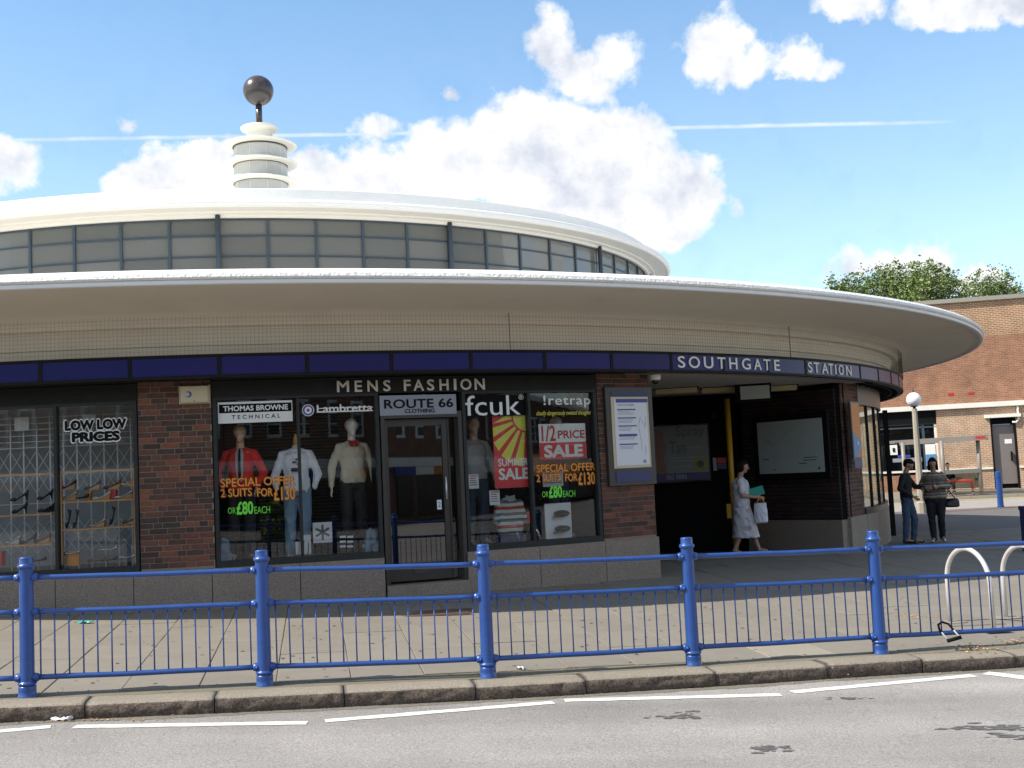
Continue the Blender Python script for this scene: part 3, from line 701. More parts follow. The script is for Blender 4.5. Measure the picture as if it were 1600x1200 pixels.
# lantern and ball finial
lan = MB().lathe([(.70, 5.5), (.70, 7.45), (.70, 7.52)], C2, n=64).build('lantern', 'cream_paint', st)
def disc(z, r, h=.058): return [(.70, z-.01), (r-.14, z-.002), (r-.04, z+.004), (r-.008, z+.018), (r, z+.03), (r-.008, z+.044), (r-.05, z+h), (.4, z+h+.01)]
for z in (7.345, 7.815, 8.29, 8.785):
    if z > 7.5: MB().lathe(disc(z-.005, .945), C2, n=72).build('lantern_ring', 'cream_paint', lan)
    if z < 8.7:
        for i in range(10):
            t = i*36-11; MB().arcbox(t+.7, t+35.3, .655, .672, z+.09, z+.475, 8, c=C2).build('lantern_pane', 'lantern_panel', lan)
            MB().arcbox(t-.5, t+.5, .66, .682, z+.09, z+.475, 1, c=C2).build('glazing_bar', 'cream_paint', lan)
    if z < 8.7: MB().lathe([(.685, z+.445), (.70, z+.46), (.70, z+.49)], C2, n=64).build('lantern_trim', 'bronze_frame', lan)
MB().lathe([(.60, 8.85), (.40, 8.87), (.335, 8.89), (.325, 8.93), (.325, 9.16), (.34, 9.195), (.43, 9.225), (.472, 9.245), (.485, 9.275), (.48, 9.30), (.44, 9.32), (.1, 9.34)], C2, n=56).build('lantern_cap', 'cream_paint', lan)
MB().tube([(CX, CY, 9.25), (CX, CY, 9.98)], .082, 20).lathe([(.12, 9.34), (.11, 9.36), (.083, 9.37)], C2, n=24).build('finial_mast', 'bronze', lan)
MB().ball((CX, CY, 10.30), .392, 48, 28).build('finial_ball', 'bronze', lan)

# ---- ground floor ring
RW, RG = 14.86, 14.80
SILL, PL = -.915, -.995
def plinth(t0, t1, top=PL):
    n = max(1, round((t1-t0)/3.9)); 
    for i in range(n):
        a, b = lerp(t0, t1, i/n), lerp(t0, t1, (i+1)/n)
        MB().arcbox(a+.018, b-.018, 14.5, 14.90, -2.05, top, 4).build('granite_block', 'granite', st)
plinth(-24, -1.9); plinth(-1.9, 9.15); plinth(9.15, 17.55); plinth(21.9, 30.1); plinth(30.1, 33.85)
nb_brick = 0; brick_stuff = MB(); BM = {}
def brick_mesh(L):
    if L in BM: return BM[L]
    bm = bmesh.new(); bmesh.ops.create_cube(bm, size=1); bmesh.ops.scale(bm, vec=(L, .05, .0635), verts=bm.verts)
    bmesh.ops.bevel(bm, geom=[e for e in bm.edges if all(v.co.y < 0 for v in e.verts)], offset=.004, segments=1, affect='EDGES')
    me = bpy.data.meshes.new('brick'); bm.to_mesh(me); bm.free(); me.materials.append(MATS['brick_station']); BM[L] = me; return me
def brick_pier(name, t0, t1, z0, z1, solo=True, R=RW, deep=.35, light=False):
    global nb_brick
    pier = MB().arcbox(t0, t1, R-deep, R-.003, z0, z1, 6).build(name, 'mortar_light' if light else 'mortar', st)
    rows = int((z1-z0)/.0715); per = radians(t1-t0)*R; off = origin(pier)
    for r in range(rows):
        z = z1-.036-.0715*r-.004; x = 0; pat = [.215, .1025] if r % 2 else [.1025, .215]; i = 0
        if r % 2 == 0: pat = [.1025, .215]
        xs = []
        x = -.06 if r % 2 else 0
        while x < per-.03:
            L = (.215, .215, .1025)[(i+r) % 3]; a, b = max(x, 0), min(x+L, per); x += L+.0095; i += 1
            if b-a > .04: xs.append((a, b))
        for a, b in xs:
            L = round(b-a, 4); t = t0+degrees((a+b)/2/R); jr = random.uniform(-.002, .003)
            if solo and nb_brick < 296:
                o = bpy.data.objects.new('brick', brick_mesh(L)); COL.objects.link(o); o.parent = pier; o.location = P(t, R-.0225+jr, z)-off; o.rotation_euler = (0, 0, radians(t)); nb_brick += 1
            else: brick_stuff.box(P(t, R-.0225+jr, z), (L, .05, .0635), radians(t))
    return pier
brick_pier('brick_pier', 5.80, 9.30, PL, 1.40)
brick_pier('brick_pier', 30.15, 33.8, PL, 1.40)
brick_pier('brick_pier', 55.1, 59.0, -1.04, 1.40, deep=.6)
brick_stuff.build('brick', 'brick_station', st, kind='stuff')
plinth(55.1, 59.0, -1.04)
# window bays -------------------------------------------------
def shop_window(t0, t1, mull, z1=1.13, name='shop_window', frame='alu_dark', g='glass', z0=SILL):
    w = MB().arcbox(t0, t1, RG-.05, RW+.012, PL, z0, 12).build(name, frame, st)
    MB().arcbox(t0, t1, RG-.05, RW+.004, z1, z1+.03, 12).build('window_head', frame, w)
    for m_, hw in [(t0+.09, .09), (t1-.09, .09)]+[(m, .075) for m in mull]:
        MB().arcbox(m_-hw, m_+hw, RG-.045, RW, z0+.001, z1-.001, 1).build('mullion', frame, w)
    ed = [t0+.18]+sum([[m-.075, m+.075] for m in mull], [])+[t1-.18]
    for a, b in zip(ed[::2], ed[1::2]): MB().arcbox(a, b, RG-.006, RG, z0+.002, z1-.002, 8).build('glass_pane', g, w)
    # display box behind: floor, sides, back
    return w
wA = shop_window(-12, 5.74, [-5.9, 1.83]); tag(wA, 'shoe shop window with tall panes')
wB = shop_window(9.36, 17.55, [13.50]); wC = shop_window(22.0, 30.08, [25.85])
def shutter(t0, t1, z0=1.16, z1=1.372):
    s = MB().arcbox(t0, t1, 14.5, 14.87, z0, z1, 16).build('shutter_box', 'shutter_grey', st); z = z0+.012
    while z < z1-.01: MB().arcbox(t0, t1, 14.871, 14.880, z, z+.017, 16).build('shutter_slat', 'shutter_grey', s); z += .026
    return s
shutter(-14, 5.78)
shB = shutter(9.32, 30.13)
# MENS FASHION letters
for ch, a, b in zip('MENSFASHION', [100,270,393,545,742,835,965,1085,1222,1285,1422], [217,342,492,615,808,935,1035,1172,1247,1392,1520]):
    a, b = 510+a/6.154, 510+b/6.154
    wtext('letter', ch, (a, 593.2+(640-a)*.017, b, 610.8+(640-a)*.017), 14.884, 'letter_cream', shB, thick=.015, bold=.018)
# display boxes (behind glass)
def display(t0, t1, depth, back, floor='display_floor', z0=-.97, z1=1.30):
    MB().arcbox(t0, t1, RG-depth, RG-.06, z0-.04, z0, 12).build('display_floor', floor, st)
    MB().arcbox(t0, t1, RG-depth-.04, RG-depth, z0, z1, 12).build('display_back', back, st)
    for t in (t0-.05, t1+.05): MB().arcbox(t-.05, t+.05, RG-depth, RG-.06, z0, z1, 1).build('display_side', back, st)
    MB().arcbox(t0, t1, RG-depth, RG-.06, z1, z1+.02, 12).build('display_ceiling', 'interior_grey', st)
display(-13, 5.7, 1.9, 'shoe_shop_wall'); display(9.4, 17.5, 1.25, 'black'); display(22.05, 30.05, 1.5, 'interior_dark')
for i in range(44):
    z = -.9+i*.047
    MB().arcbox(9.5, 17.4, RG-1.22, RG-1.19, z, z+.03, 6).build('blind_slat', 'shutter_grey', st)
# door ------------------------------------------------------------
dr = thing('shop_door', None, None, parent=st); dt0, dt1 = 17.62, 21.93
dr.location = P(19.8, RW, -1.35)-origin(st)
MB().arcbox(dt0, dt0+.20, RG-.12, RW+.01, -1.36, .90, 1).arcbox(dt1-.20, dt1, RG-.12, RW+.01, -1.36, .90, 1).arcbox(dt0, dt1, RG-.12, RW+.008, .82, .899, 6).build('door_frame', 'bronze_frame', dr)
MB().arcbox(dt0+.21, 18.05, RG-.10, RG-.05, -1.33, .81, 1).arcbox(20.95, 21.25, RG-.10, RG-.05, -1.33, .81, 1).arcbox(18.05, 20.95, RG-.10, RG-.05, .72, .81, 4).arcbox(18.05, 20.95, RG-.10, RG-.05, -1.33, -1.10, 4).build('door_leaf', 'bronze_frame', dr)
MB().arcbox(18.05, 20.95, RG-.08, RG-.074, -1.10, .72, 6).build('door_glass', 'glass_door', dr)
MB().arcbox(21.32, dt1-.21, RG-.08, RG-.074, -1.33, .81, 1).build('side_glass', 'glass', dr)
MB().arcbox(21.25, 21.32, RG-.10, RG-.03, -1.33, .81, 1).build('jamb', 'bronze_frame', dr)
MB().arcbox(19.2, 20.0, RG-.049, RG-.035, -1.235, -1.175, 2).build('letterbox', 'bronze', dr)
MB().tube([P(21.05, RG-.02, -.28), P(21.05, RG-.02, .02)], .012, 8).build('door_handle', 'steel', dr)
wpatch((683, 781, 690, 796), RG-.044, .004).build('lock_sticker', 'paper', dr)
wtext('digit', '2', (684.3, 784, 688.8, 792), RG-.0435, 'blue_ink', dr, thick=.002)
MB().arcbox(dt0, dt1, 14.3, 14.93, -2.0, -1.362, 6).build('door_step', 'granite', st)
MB().arcbox(dt0-.1, dt1+.1, 13.0, 13.05, -1.4, 1.3, 6).build('shop_interior', 'interior_dark', st)
MB().arcbox(dt0-.1, dt1+.1, 13.0, 14.3, -1.42, -1.38, 6).build('shop_floor', 'display_floor', st)
# glazed corner bay, seen through to the street beyond
wD = MB().arcbox(59.05, 112, RG-.06, RW+.03, -1.04, -.93, 40).build('corner_window', 'bronze_frame', st); tag(wD, 'curved glazed corner at the far end of the station wall')
MB().arcbox(59.05, 112, RG-.05, RW+.01, 1.02, 1.40, 40).build('window_head', 'bronze_frame', wD)
cm = [59.2, 62.6, 66.4, 72, 80, 90, 100, 111.8]
for m_ in cm: MB().arcbox(m_-.07, m_+.07, RG-.02, RW-.03, -.93, 1.02, 1).build('mullion', 'alu_dark', wD)
for a, b in zip(cm, cm[1:]): MB().arcbox(a+.1, b-.1, RG-.006, RG, -.93, 1.02, 6).build('glass_pane', 'glass_bay', wD)
plinth(59.05, 112, -1.04)
MB().arcbox(61, 68, 13.9, 14.0, -1.0, .95, 6).build('inner_screen', 'green_glass', st)
MB().box(Vector((at(1386.5, 700, 22.6).x, 22.6, -.30)), (.085, .05, 2.45), 0).build('gate_post', 'black', st)

# ---- entrance recess
ent = MB()
jl0, jl1 = P(33.83, 14.85, 0), Vector((1.9, 22.9, 0))
def wallbox(mb, a, b, z0, z1, th):
    d = (b-a).normalized(); s = Vector((-d.y, d.x, 0))*th
    mb.prism([(a.x, a.y), (b.x, b.y), (b.x+s.x, b.y+s.y), (a.x+s.x, a.y+s.y)], z0, z1, lambda x, y, h: (x, y, h)); return mb
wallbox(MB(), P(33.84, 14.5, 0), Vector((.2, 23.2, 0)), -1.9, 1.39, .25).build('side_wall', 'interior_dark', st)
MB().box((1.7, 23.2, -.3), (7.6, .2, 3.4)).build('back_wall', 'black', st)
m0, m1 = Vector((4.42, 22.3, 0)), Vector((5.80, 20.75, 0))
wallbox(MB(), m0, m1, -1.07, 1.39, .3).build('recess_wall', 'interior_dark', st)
# bricks on the recess wall, in deep shade: joined
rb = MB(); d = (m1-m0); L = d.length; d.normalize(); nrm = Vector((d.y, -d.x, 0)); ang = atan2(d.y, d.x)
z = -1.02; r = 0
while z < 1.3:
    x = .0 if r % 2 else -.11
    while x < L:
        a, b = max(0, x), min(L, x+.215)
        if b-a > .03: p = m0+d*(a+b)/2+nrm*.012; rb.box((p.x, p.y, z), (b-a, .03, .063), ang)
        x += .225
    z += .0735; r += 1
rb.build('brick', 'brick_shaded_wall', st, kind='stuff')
wallbox(MB(), m0+nrm*.03, m1+nrm*.03, -1.75, -1.075, .3).build('granite_skirting', 'granite', st)
MB().lathe([(15.0, 1.392), (9.0, 1.392)], C2, 32, 58, 30).build('entrance_ceiling', 'ceiling_paint', st)
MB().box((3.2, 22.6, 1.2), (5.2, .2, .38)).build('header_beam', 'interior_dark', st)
#==MORE==
# ---- things at the entrance
case = thing('timetable_case', 'tall dark metal notice case with a white sheet on the pillar left of the entrance', 'notice case', P(32.2, 14.92, .1))
def wall_thing(box, R, th, name, m, parent, **k):
    ta, tb, zb, zt = cyl_map(*box, R); return MB().arcbox(ta, tb, R-th, R, zb, zt, 4).build(name, m, parent, **k)
wall_thing((949, 605, 1022, 758), 14.93, .07, 'case_frame', 'bronze_frame', case)
wall_thing((957, 620, 1015, 731), 14.938, .006, 'case_rim', 'alarm_box', case)
wall_thing((961.5, 623, 1012.5, 727), 14.944, .004, 'sheet', 'paper', case)
wall_thing((963, 736, 1018, 752), 14.938, .006, 'blue_panel', 'navy', case)
wall_thing((955, 612, 1012, 618), 14.938, .006, 'blue_panel', 'navy', case)
wall_thing((962, 623.2, 1011.5, 629), 14.946, .001, 'sheet_header', 'tube_blue', case)
for i, y in enumerate((639, 652, 664.5, 678, 693)):
    x = 964.5+i*.9
    wall_thing((x, y, x+28.5, y+(3.6 if i == 3 else 2)), 14.946, .001, 'sheet_bar', 'tube_blue', case)
    for j in range(3): wall_thing((x+1, y+3.6+j*2.1, x+19+(i*5+j*7) % 8, y+4.3+j*2.1), 14.946, .0012, 'print_line', 'sign_grey', case)
mb = MB(); rnd = random.Random(4)
wtext('title', 'Trains from Southgate', (964, 631, 991, 634.5), 14.945, 'ink_grey', case, thick=.001)
for i in range(9):
    a = (rnd.uniform(998, 1010), rnd.uniform(645, 708)); ta, za = cyl(a[0], a[1], 14.946); tb, zb = cyl(a[0]+rnd.uniform(-5, 4), a[1]+rnd.uniform(6, 22), 14.946)
    mb.bar(P(ta, 14.946, za), P(tb, 14.946, zb), .004, .001)
mb.build('line_map', 'sign_grey', case, kind='stuff')
ta, za = cyl(1007.5, 720.5, 14.946); c = P(ta, 14.947, za)
def roundel(c, r, t, parent, ring='red_ink', bar='blue_ink'):
    n = Vector((sin(radians(t)), -cos(radians(t)), 0)); s = Vector((n.y*-1, n.x, 0)); mb = MB(); k = 28
    for i in range(k):
        a, b = 2*pi*i/k, 2*pi*(i+1)/k
        mb.face([c+s*cos(q)*rr+Vector((0,0,1))*sin(q)*rr for q, rr in ((a, r), (b, r), (b, r*.68), (a, r*.68))])
    mb.build('roundel', ring, parent); MB().box(c+n*.001, (r*2.3, .001, r*.4), radians(t)).build('roundel_bar', bar, parent)
roundel(c, .026, ta, case)
def flat_frame(name, label, cat, tl, br, Y, Y2=None, frame='black_gloss', face='paper_dim', th=.04, rim=.03):
    Y2 = Y2 or Y; a, b = at(tl[0], tl[1], Y), at(br[0], br[1], Y2); d = Vector((b.x-a.x, b.y-a.y, 0)); L = d.length; d.normalize(); n = Vector((d.y, -d.x, 0)); H = a.z-b.z
    c = (a+b)/2; t = thing(name, label, cat, c, atan2(d.y, d.x))
    MB().box((0, 0, 0), (L+2*rim, th, H+2*rim)).build('frame', frame, t, local=True)
    MB().box((0, -th/2-.004, 0), (L, .004, H)).build('sheet', face, t, local=True)
    return t, L, H, th
def ltext(t, s, box, L, H, th, m, name='lettering', **k):     # box in 0..1 of the sheet, left, bottom, right, top
    x0, y0, x1, y1 = box
    me = text_map(name, s, lambda a, b, h: Vector((lerp(x0, x1, a)*L-L/2, -th/2-.0062-h, lerp(y0, y1, b)*H-H/2)), m, None, thick=.001, **k); me.parent = t; return me
t, L, H, th = flat_frame('advert_poster', 'pale poster reading Spray Tan at the back of the dark entrance', 'poster', (1010, 668), (1109, 749), 23.0, face='paper_dark')
ltext(t, 'Spray', (.48, .76, .95, .99), L, H, th, 'ink_grey'); ltext(t, 'Tan', (.36, .50, .62, .72), L, H, th, 'ink_grey')
for k_, (x_, z_, w_) in enumerate(((.64, .60, .26), (.36, .42, .56), (.36, .36, .44), (.36, .26, .34))): MB().box(((x_+w_/2-.5)*L, -th/2-.0055, (z_-.5)*H), (w_*L, .003, .022)).build('print_line', 'sign_grey', t, local=True)
MB().box((0, -th/2-.007, -H*.43), (L, .002, H*.14)).build('poster_band', 'navy', t, local=True)
ltext(t, '882 8886', (.28, .03, .62, .12), L, H, th+.005, 'sign_grey')
def disc_at(t, x, z, y, r, name, m):
    mb = MB(); mb.face([(x+r*cos(i*pi/12), y, z+r*sin(i*pi/12)) for i in range(24)]); mb.build(name, m, t, local=True)
disc_at(t, L*.36, -H*.21, -th/2-.0075, .13, 'badge', 'olive'); disc_at(t, L*.36, -H*.21, -th/2-.0085, .07, 'badge_centre', 'navy')
mb = MB(); mb.face([(-L*.5+x*L, -th/2-.0075, -H*.5+z*H) for x, z in ((.13,.14),(.30,.14),(.26,.4),(.30,.6),(.25,.85),(.16,.97),(.13,.95))]); mb.build('portrait', 'leather_brown', t, local=True)
t, L, H, th = flat_frame('map_poster', 'large framed white street map beside the yellow pole inside the entrance', 'poster', (1184, 661), (1291, 737), 21.85, 20.60, face='paper_dim', rim=.11, th=.05, frame='black')
mb = MB(); rnd = random.Random(11)
for i in range(110):
    x, z = rnd.uniform(-.36, .22)*L, rnd.uniform(-.22, .34)*H; a = rnd.uniform(0, pi); l = rnd.uniform(.03, .16)
    mb.bar((x, -th/2-.0062, z), (x+cos(a)*l, -th/2-.0062, z+sin(a)*l), .005, .0006, up=(0,1,0))
mb.build('map_lines', 'sign_grey', t, local=True, kind='stuff')
mb = MB()
for (x, z, w) in ((-.38,-.22,.10),(.30,-.22,.2),(.28,-.27,.2),(.18,-.33,.12)): mb.box((x*L, -th/2-.0062, z*H), (w*L, .001, .012))
mb.build('map_key', 'ink', t, local=True)
disc_at(t, -.26*L, -.43*H, -th/2-.0065, .02, 'roundel', 'red_ink'); disc_at(t, .42*L, -.43*H, -th/2-.0065, .024, 'roundel', 'navy')
t, L, H, th = flat_frame('narrow_poster', 'yellow and blue poster in a case on the pier right of the entrance', 'poster', (1327, 630), (1345, 714), 20.75, 21.1, frame='bronze_frame', face='poster_orange', rim=.03)
MB().box((0, -.0235, .0), (L*.98, .003, H*.98)).build('poster_field', 'vinyl_orange', t, local=True)
mb = MB(); mb.face([(-L/2, -.027, -.02*H), (L*.48, -.027, -.22*H), (.02*L, -.027, -H*.5), (-L/2, -.027, -H*.5)]); mb.build('blue_shape', 'tube_blue', t, local=True)
for o_ in t.children:
    if o_.name.startswith('blue_shape'): o_.data.materials[0] = MATS['sky_blue'] if 'sky_blue' in MATS else mat('sky_blue', (.10,.26,.50), .5)
disc_at(t, L*.1, -.24*H, -.029, .035, 'badge', 'paper'); MB().box((0, -.02, -H*.62), (L, .01, H*.16)).build('blue_panel', 'navy', t, local=True)
scr = thing('hanging_screen', 'small grey screen in a dark box hung from the entrance ceiling', 'screen', at(1177, 614, 20.2))
MB().box((0, 0, 0), (.62, .30, .31), radians(-12)).build('casing', 'black', scr, local=True)
m_ = MB(); m_.box((.03, -.156, 0), (.50, .004, .23)); o_ = m_.build('screen_glass', 'paper_dim', scr, local=True); o_.rotation_euler = (0, 0, radians(-12))
m_ = MB(); m_.bar((.02, -.1595, -.1), (.12, -.1595, .11), .03, .001, up=(0,1,0)); o_ = m_.build('screen_reflection_bar', 'black', scr, local=True); o_.rotation_euler = (0, 0, radians(-12)); o_.name = 'screen_crack'
bpy.data.objects.remove(o_)
for dx in (-.17, .17): MB().tube([(dx, 0, .15), (dx, 0, 1.392-scr.location.z)], .008, 6).build('hanging_rod', 'steel', scr, local=True)
for i, (u, v) in enumerate(((1056, 597.5), (1128, 600), (1212, 602))):
    p = at(u, v, 20.3+i*.3); l = thing('ceiling_lamp', ('leftmost', 'middle', 'rightmost')[i]+' of the three flat yellowish lamp boxes on the entrance ceiling', 'lamp', (p.x, p.y, 1.34), radians(-8), 'unlit lamp boxes on the entrance ceiling')
    MB().box((0, 0, 0), (.72, .30, .09)).build('diffuser', 'lamp_box', l, local=True); MB().box((0, 0, .047), (.78, .36, .012)).build('base_plate', 'black', l, local=True)
cc = thing('security_camera', 'small white dome camera under the blue band at the left of the entrance', 'camera', P(33.9, 15.0, 1.30))
MB().lathe([(.0, .07), (.075, .07), (.08, .05), (.075, 0), (.06, -.01)], n=20).build('camera_base', 'cream_paint', cc, local=True); MB().ball((0, 0, -.015), .055, 16, 10).build('camera_dome', 'black_gloss', cc, local=True)
p = at(1150, 856, 21.3); yp = thing('yellow_pole', 'tall yellow pole standing inside the station entrance behind the woman', 'pole', (p.x, 21.3, gz(p.x, 21.3)))
MB().tube([(0, 0, 0), (0, 0, 1.02-gz(p.x, 21.3)+.2)], .052, 20).build('pole', 'yellow_pole', yp, local=True); MB().box((-.09, -.0, .78), (.08, .05, .26)).build('switch_box', 'yellow_pole', yp, local=True); MB().lathe([(.09, 0), (.09, .012), (.055, .02)], n=24).build('base_flange', 'yellow_pole', yp, local=True)
p = at(1115, 648, 22.9); sp_ = thing('wall_speaker', 'small grey box on the dark wall above the advertising poster', 'wall box', p)
MB().box((0, 0, 0), (.13, .08, .13)).build('box', 'shutter_grey', sp_, local=True); MB().tube([(0, 0, .065), (0, 0, .2)], .01, 6).build('conduit', 'shutter_grey', sp_, local=True)
p = at(1124, 725, 22.95); lf = thing('leaflet_sign', 'small red and blue wall sign right of the spray tan poster', 'sign', p)
MB().box((.05, 0, .07), (.18, .02, .11)).build('red_half', 'red_ink', lf, local=True); MB().box((.05, 0, -.05), (.18, .02, .11)).build('blue_half', 'navy', lf, local=True); MB().box((-.09, 0, .0), (.07, .02, .26)).build('white_strip', 'sign_grey', lf, local=True)

# ---- signs on the shop
ab = thing('alarm_box', 'cream burglar alarm box with a small blue crescent at the top of the brick pillar', 'alarm box', P(8.65, RW, 1.22))
ta, tb, zb, zt = cyl_map(278.5, 601, 328, 631, 14.95); tm = (ta+tb)/2; q = radians(tm); nv = Vector((sin(q), -cos(q), 0)); sv = Vector((cos(q), sin(q), 0)); W2 = radians(tb-ta)*14.95/2; H2 = (zt-zb)/2; c0 = P(tm, 14.87, (zb+zt)/2)
mb = MB(); pr = [(1, 0), (1, .03), (.97, .045), (.84, .085)]
b0 = 0
for s_, d_ in pr:
    for sx_, sz_ in ((-1,-1),(1,-1),(1,1),(-1,1)): mb.v.append(tuple(c0+sv*W2*s_*sx_+Vector((0,0,1))*(H2*s_-(.02*(1-s_)*0))*sz_+nv*d_))
for r in range(3):
    for k in range(4): mb.f.append((r*4+k, r*4+(k+1) % 4, r*4+4+(k+1) % 4, r*4+4+k)); mb.sm.append(False)
mb.f.append((12, 13, 14, 15)); mb.sm.append(False); mb.build('cover', 'alarm_box', ab)
mb = MB(); cc_ = c0+nv*.087-sv*W2*.36
for i in range(20):
    a, b = radians(-150+i*14.5), radians(-150+(i+1)*14.5)
    f = lambda q, rr: cc_+sv*cos(q)*rr+Vector((0,0,1))*sin(q)*rr+nv*.001
    w = .012*(sin(pi*(i+.5)/20))+.003; mb.face([f(a, .040), f(b, .040), f(b, .040-w*1.6), f(a, .040-w*1.6)])
mb.build('crescent_logo', 'blue_ink', ab); MB().box(c0+nv*.086-Vector((0,0,H2*.7)), (.02, .004, .01), q).build('screw', 'black', ab)
rs = thing('route_sign', 'grey fascia sign reading ROUTE 66 CLOTHING above the shop door', 'sign', P(19.7, RW, 1.0))
wall_thing((593.5, 617, 713, 648), 14.88, .03, 'sign_board', 'sign_grey', rs)
wtext('lettering', 'ROUTE 66', (600, 623.2, 708, 637.5), 14.882, 'ink', rs, bold=.02, spacing=1.02); wtext('lettering', 'CLOTHING', (632.5, 638.7, 679, 645), 14.882, 'ink', rs, bold=.02)
# window lettering on the mens shop (applied to the glass, so part of the window)
RV = RG+.002
def decal(box, name, m, parent, R=RV): return wpatch(box, R+.0012, .001).build(name, m, parent)
decal((340.5, 627, 457, 660), 'sticker', 'sign_white', wB); decal((342, 630.5, 455.5, 644), 'sticker_band', 'black', wB, RV+.002)
wtext('lettering', 'THOMAS BROWNE', (348.5, 633.0, 450, 641.5), RV+.0035, 'sign_white', wB, bold=.03, thick=.001)
wtext('lettering', 'TECHNICAL', (362, 647.5, 438, 654), RV+.0025, 'ink', wB, bold=.012, spacing=1.6, thick=.001)
for r_, m_ in ((1.0, 'sign_white'), (.88, 'blue_ink'), (.60, 'sign_white'), (.26, 'red_ink')):
    ta, za = cyl(481.5, 641, RV+.002); cc_ = P(ta, RV+.002+(1-r_)*.003, za); sv = Vector((cos(radians(ta)), sin(radians(ta)), 0)); mb = MB()
    mb.face([cc_+sv*cos(i*pi/14)*r_*.078+Vector((0,0,1))*sin(i*pi/14)*r_*.078 for i in range(28)]); mb.build('target_sticker', m_, wB)
wtext('lettering', 'Lambretta', (495, 631.5, 582, 643.5), RV, 'sign_white', wB, bold=.015, thick=.001)
decal((497, 636.4, 583, 637.6), 'sticker_line', 'sign_white', wB)
decal((495, 641.8, 583, 643.6), 'sticker_line', 'sign_white', wB)
def offer(x0, dx, y0, dy, w):
    def tx(s, a, b, c, d, m, **k):
        ua, ub = x0+a*dx, x0+b*dx
        if m != 'vinyl_green': wtext('lettering_shadow', s, (ua+1.1, y0+c*dy+1.1, ub+1.1, y0+d*dy+1.1), RV, 'vinyl_shadow', w, thick=.0008, **k)
        wtext('lettering', s, (ua, y0+c*dy, ub, y0+d*dy), RV+.0015, m, w, thick=.001, **k)
    tx('SPECIAL OFFER', 0, 1, .04, .26, 'vinyl_orange', bold=.012); tx('2 SUITS', .0, .42, .33, .54, 'vinyl_orange', bold=.012)
    tx('FOR', .49, .70, .32, .53, 'vinyl_orange', bold=.012); tx('£130', .715, 1.0, .28, .63, 'vinyl_orange', bold=.02)
    tx('OR', .10, .205, .82, .98, 'vinyl_green', bold=.0); tx('£80', .215, .44, .66, 1.0, 'vinyl_green', bold=.035); tx('EACH', .455, .665, .79, .97, 'vinyl_green', bold=.0)
offer(344.5, 116.5, 743, 61, wB); offer(838, 91.5, 722, 56, wC)
# shoe shop glass
wtext('lettering_outline', 'LOW LOW', (99, 653.3, 199.5, 673.2), RV, 'sign_white', wA, bold=.12, thick=.001); wtext('lettering', 'LOW LOW', (101, 655.2, 197.5, 671.5), RV+.002, 'ink', wA, bold=.065, thick=.001)
wtext('lettering_outline', 'PRICES', (110, 672.2, 189, 692), RV+.0008, 'sign_white', wA, bold=.12, thick=.001); wtext('lettering', 'PRICES', (112, 674.0, 187.5, 690), RV+.003, 'ink', wA, bold=.065, thick=.001)
# fcuk board, firetrap lettering
decal((726, 617, 818.5, 650), 'sticker_board', 'black', wC)
wtext('lettering', 'fcuk', (727, 617.5, 813, 649), RV+.002, 'sign_white', wC, thick=.001, bold=.0)
wtext('lettering', '®', (810, 616.5, 818, 624.5), RV+.002, 'sign_white', wC, thick=.001)
wtext('lettering', '!retrap', (849, 617.5, 922.5, 637), RV, 'sign_white', wC, bold=.01, spacing=1.1, thick=.001)
wtext('lettering', 'deadly dangerously twisted thoughts', (838, 641.5, 923, 650.5), RV, 'poster_yellow', wC, shear=.4, thick=.001)
RP = 14.74
sm = thing('summer_sale_poster', 'tall red SUMMER SALE poster with a yellow sun in the shop window', 'poster', P(25, RP, .2))
PB = (771.5, 649.5, 829, 762)
wall_thing(PB, RP, .003, 'sheet', 'poster_red', sm)
ta, tb, zb, zt = cyl_map(*PB, RP); pf = lambda a, b, h=.002: P(lerp(ta, tb, a), RP+h, lerp(zb, zt, b))
asp = (zt-zb)/(radians(tb-ta)*RP)
mb = MB(); sx_, sz_ = .92, .985; rr = .36
def sunp(an, r): return (sx_+r*cos(an), sz_+r*sin(an)/asp)
pts = []
for i in range(13): an = radians(180+i*7.5+ (0)); x_, z_ = sunp(an, rr); pts.append((min(x_, 1), min(z_, 1)))
pts += [(1.0, sunp(radians(283), rr)[1]), (1, 1), (sunp(pi, rr)[0], 1)]
mb.face([pf(*p_) for p_ in pts]); mb.build('sun_disc', 'poster_yellow', sm)
def clipq(x_, z_): return (max(0.0, min(1, x_)), max(0, min(1, z_)))
for k in range(6):
    a0, a1 = radians(176+k*18.5+3), radians(176+k*18.5+12); r1, r2 = .41, (1.15, 1.1, 1.15, 1.2, 1.25, 1.3)[k]
    # stop a ray at the sheet edge
    def lim(an, r):
        while r > .3 and not (0 <= sunp(an, r)[0] <= 1 and 0 <= sunp(an, r)[1] <= 1): r -= .01
        return r
    if min(lim(a0, r1), lim(a1, r1)) < .35: continue
    q_ = [sunp(a0, lim(a0, r1)), sunp(a1, lim(a1, r1)), sunp(a1+.03, lim(a1+.03, r2)), sunp(a0-.03, lim(a0-.03, r2))]
    mb = MB(); mb.face([pf(*p_) for p_ in q_]); mb.build('sun_ray', 'poster_yellow', sm)
text_map('lettering', 'SUMMER', lambda a, b, h: pf(lerp(.10, .92, a), lerp(.30, .405, b), .002+h), 'sign_white', sm, bold=.02, thick=.001)
text_map('lettering', 'SALE', lambda a, b, h: pf(lerp(.10, .93, a), lerp(.11, .275, b), .002+h), 'sign_white', sm, bold=.035, thick=.001)
hp = thing('half_price_poster', 'white and red half PRICE SALE poster above the orange special offer lettering', 'poster', P(27.6, RP, .3))
wall_thing((842.5, 662, 915.5, 717), RP, .003, 'sheet', 'sign_white', hp); wall_thing((843.5, 691, 916, 717), RP+.002, .001, 'red_field', 'poster_red', hp)
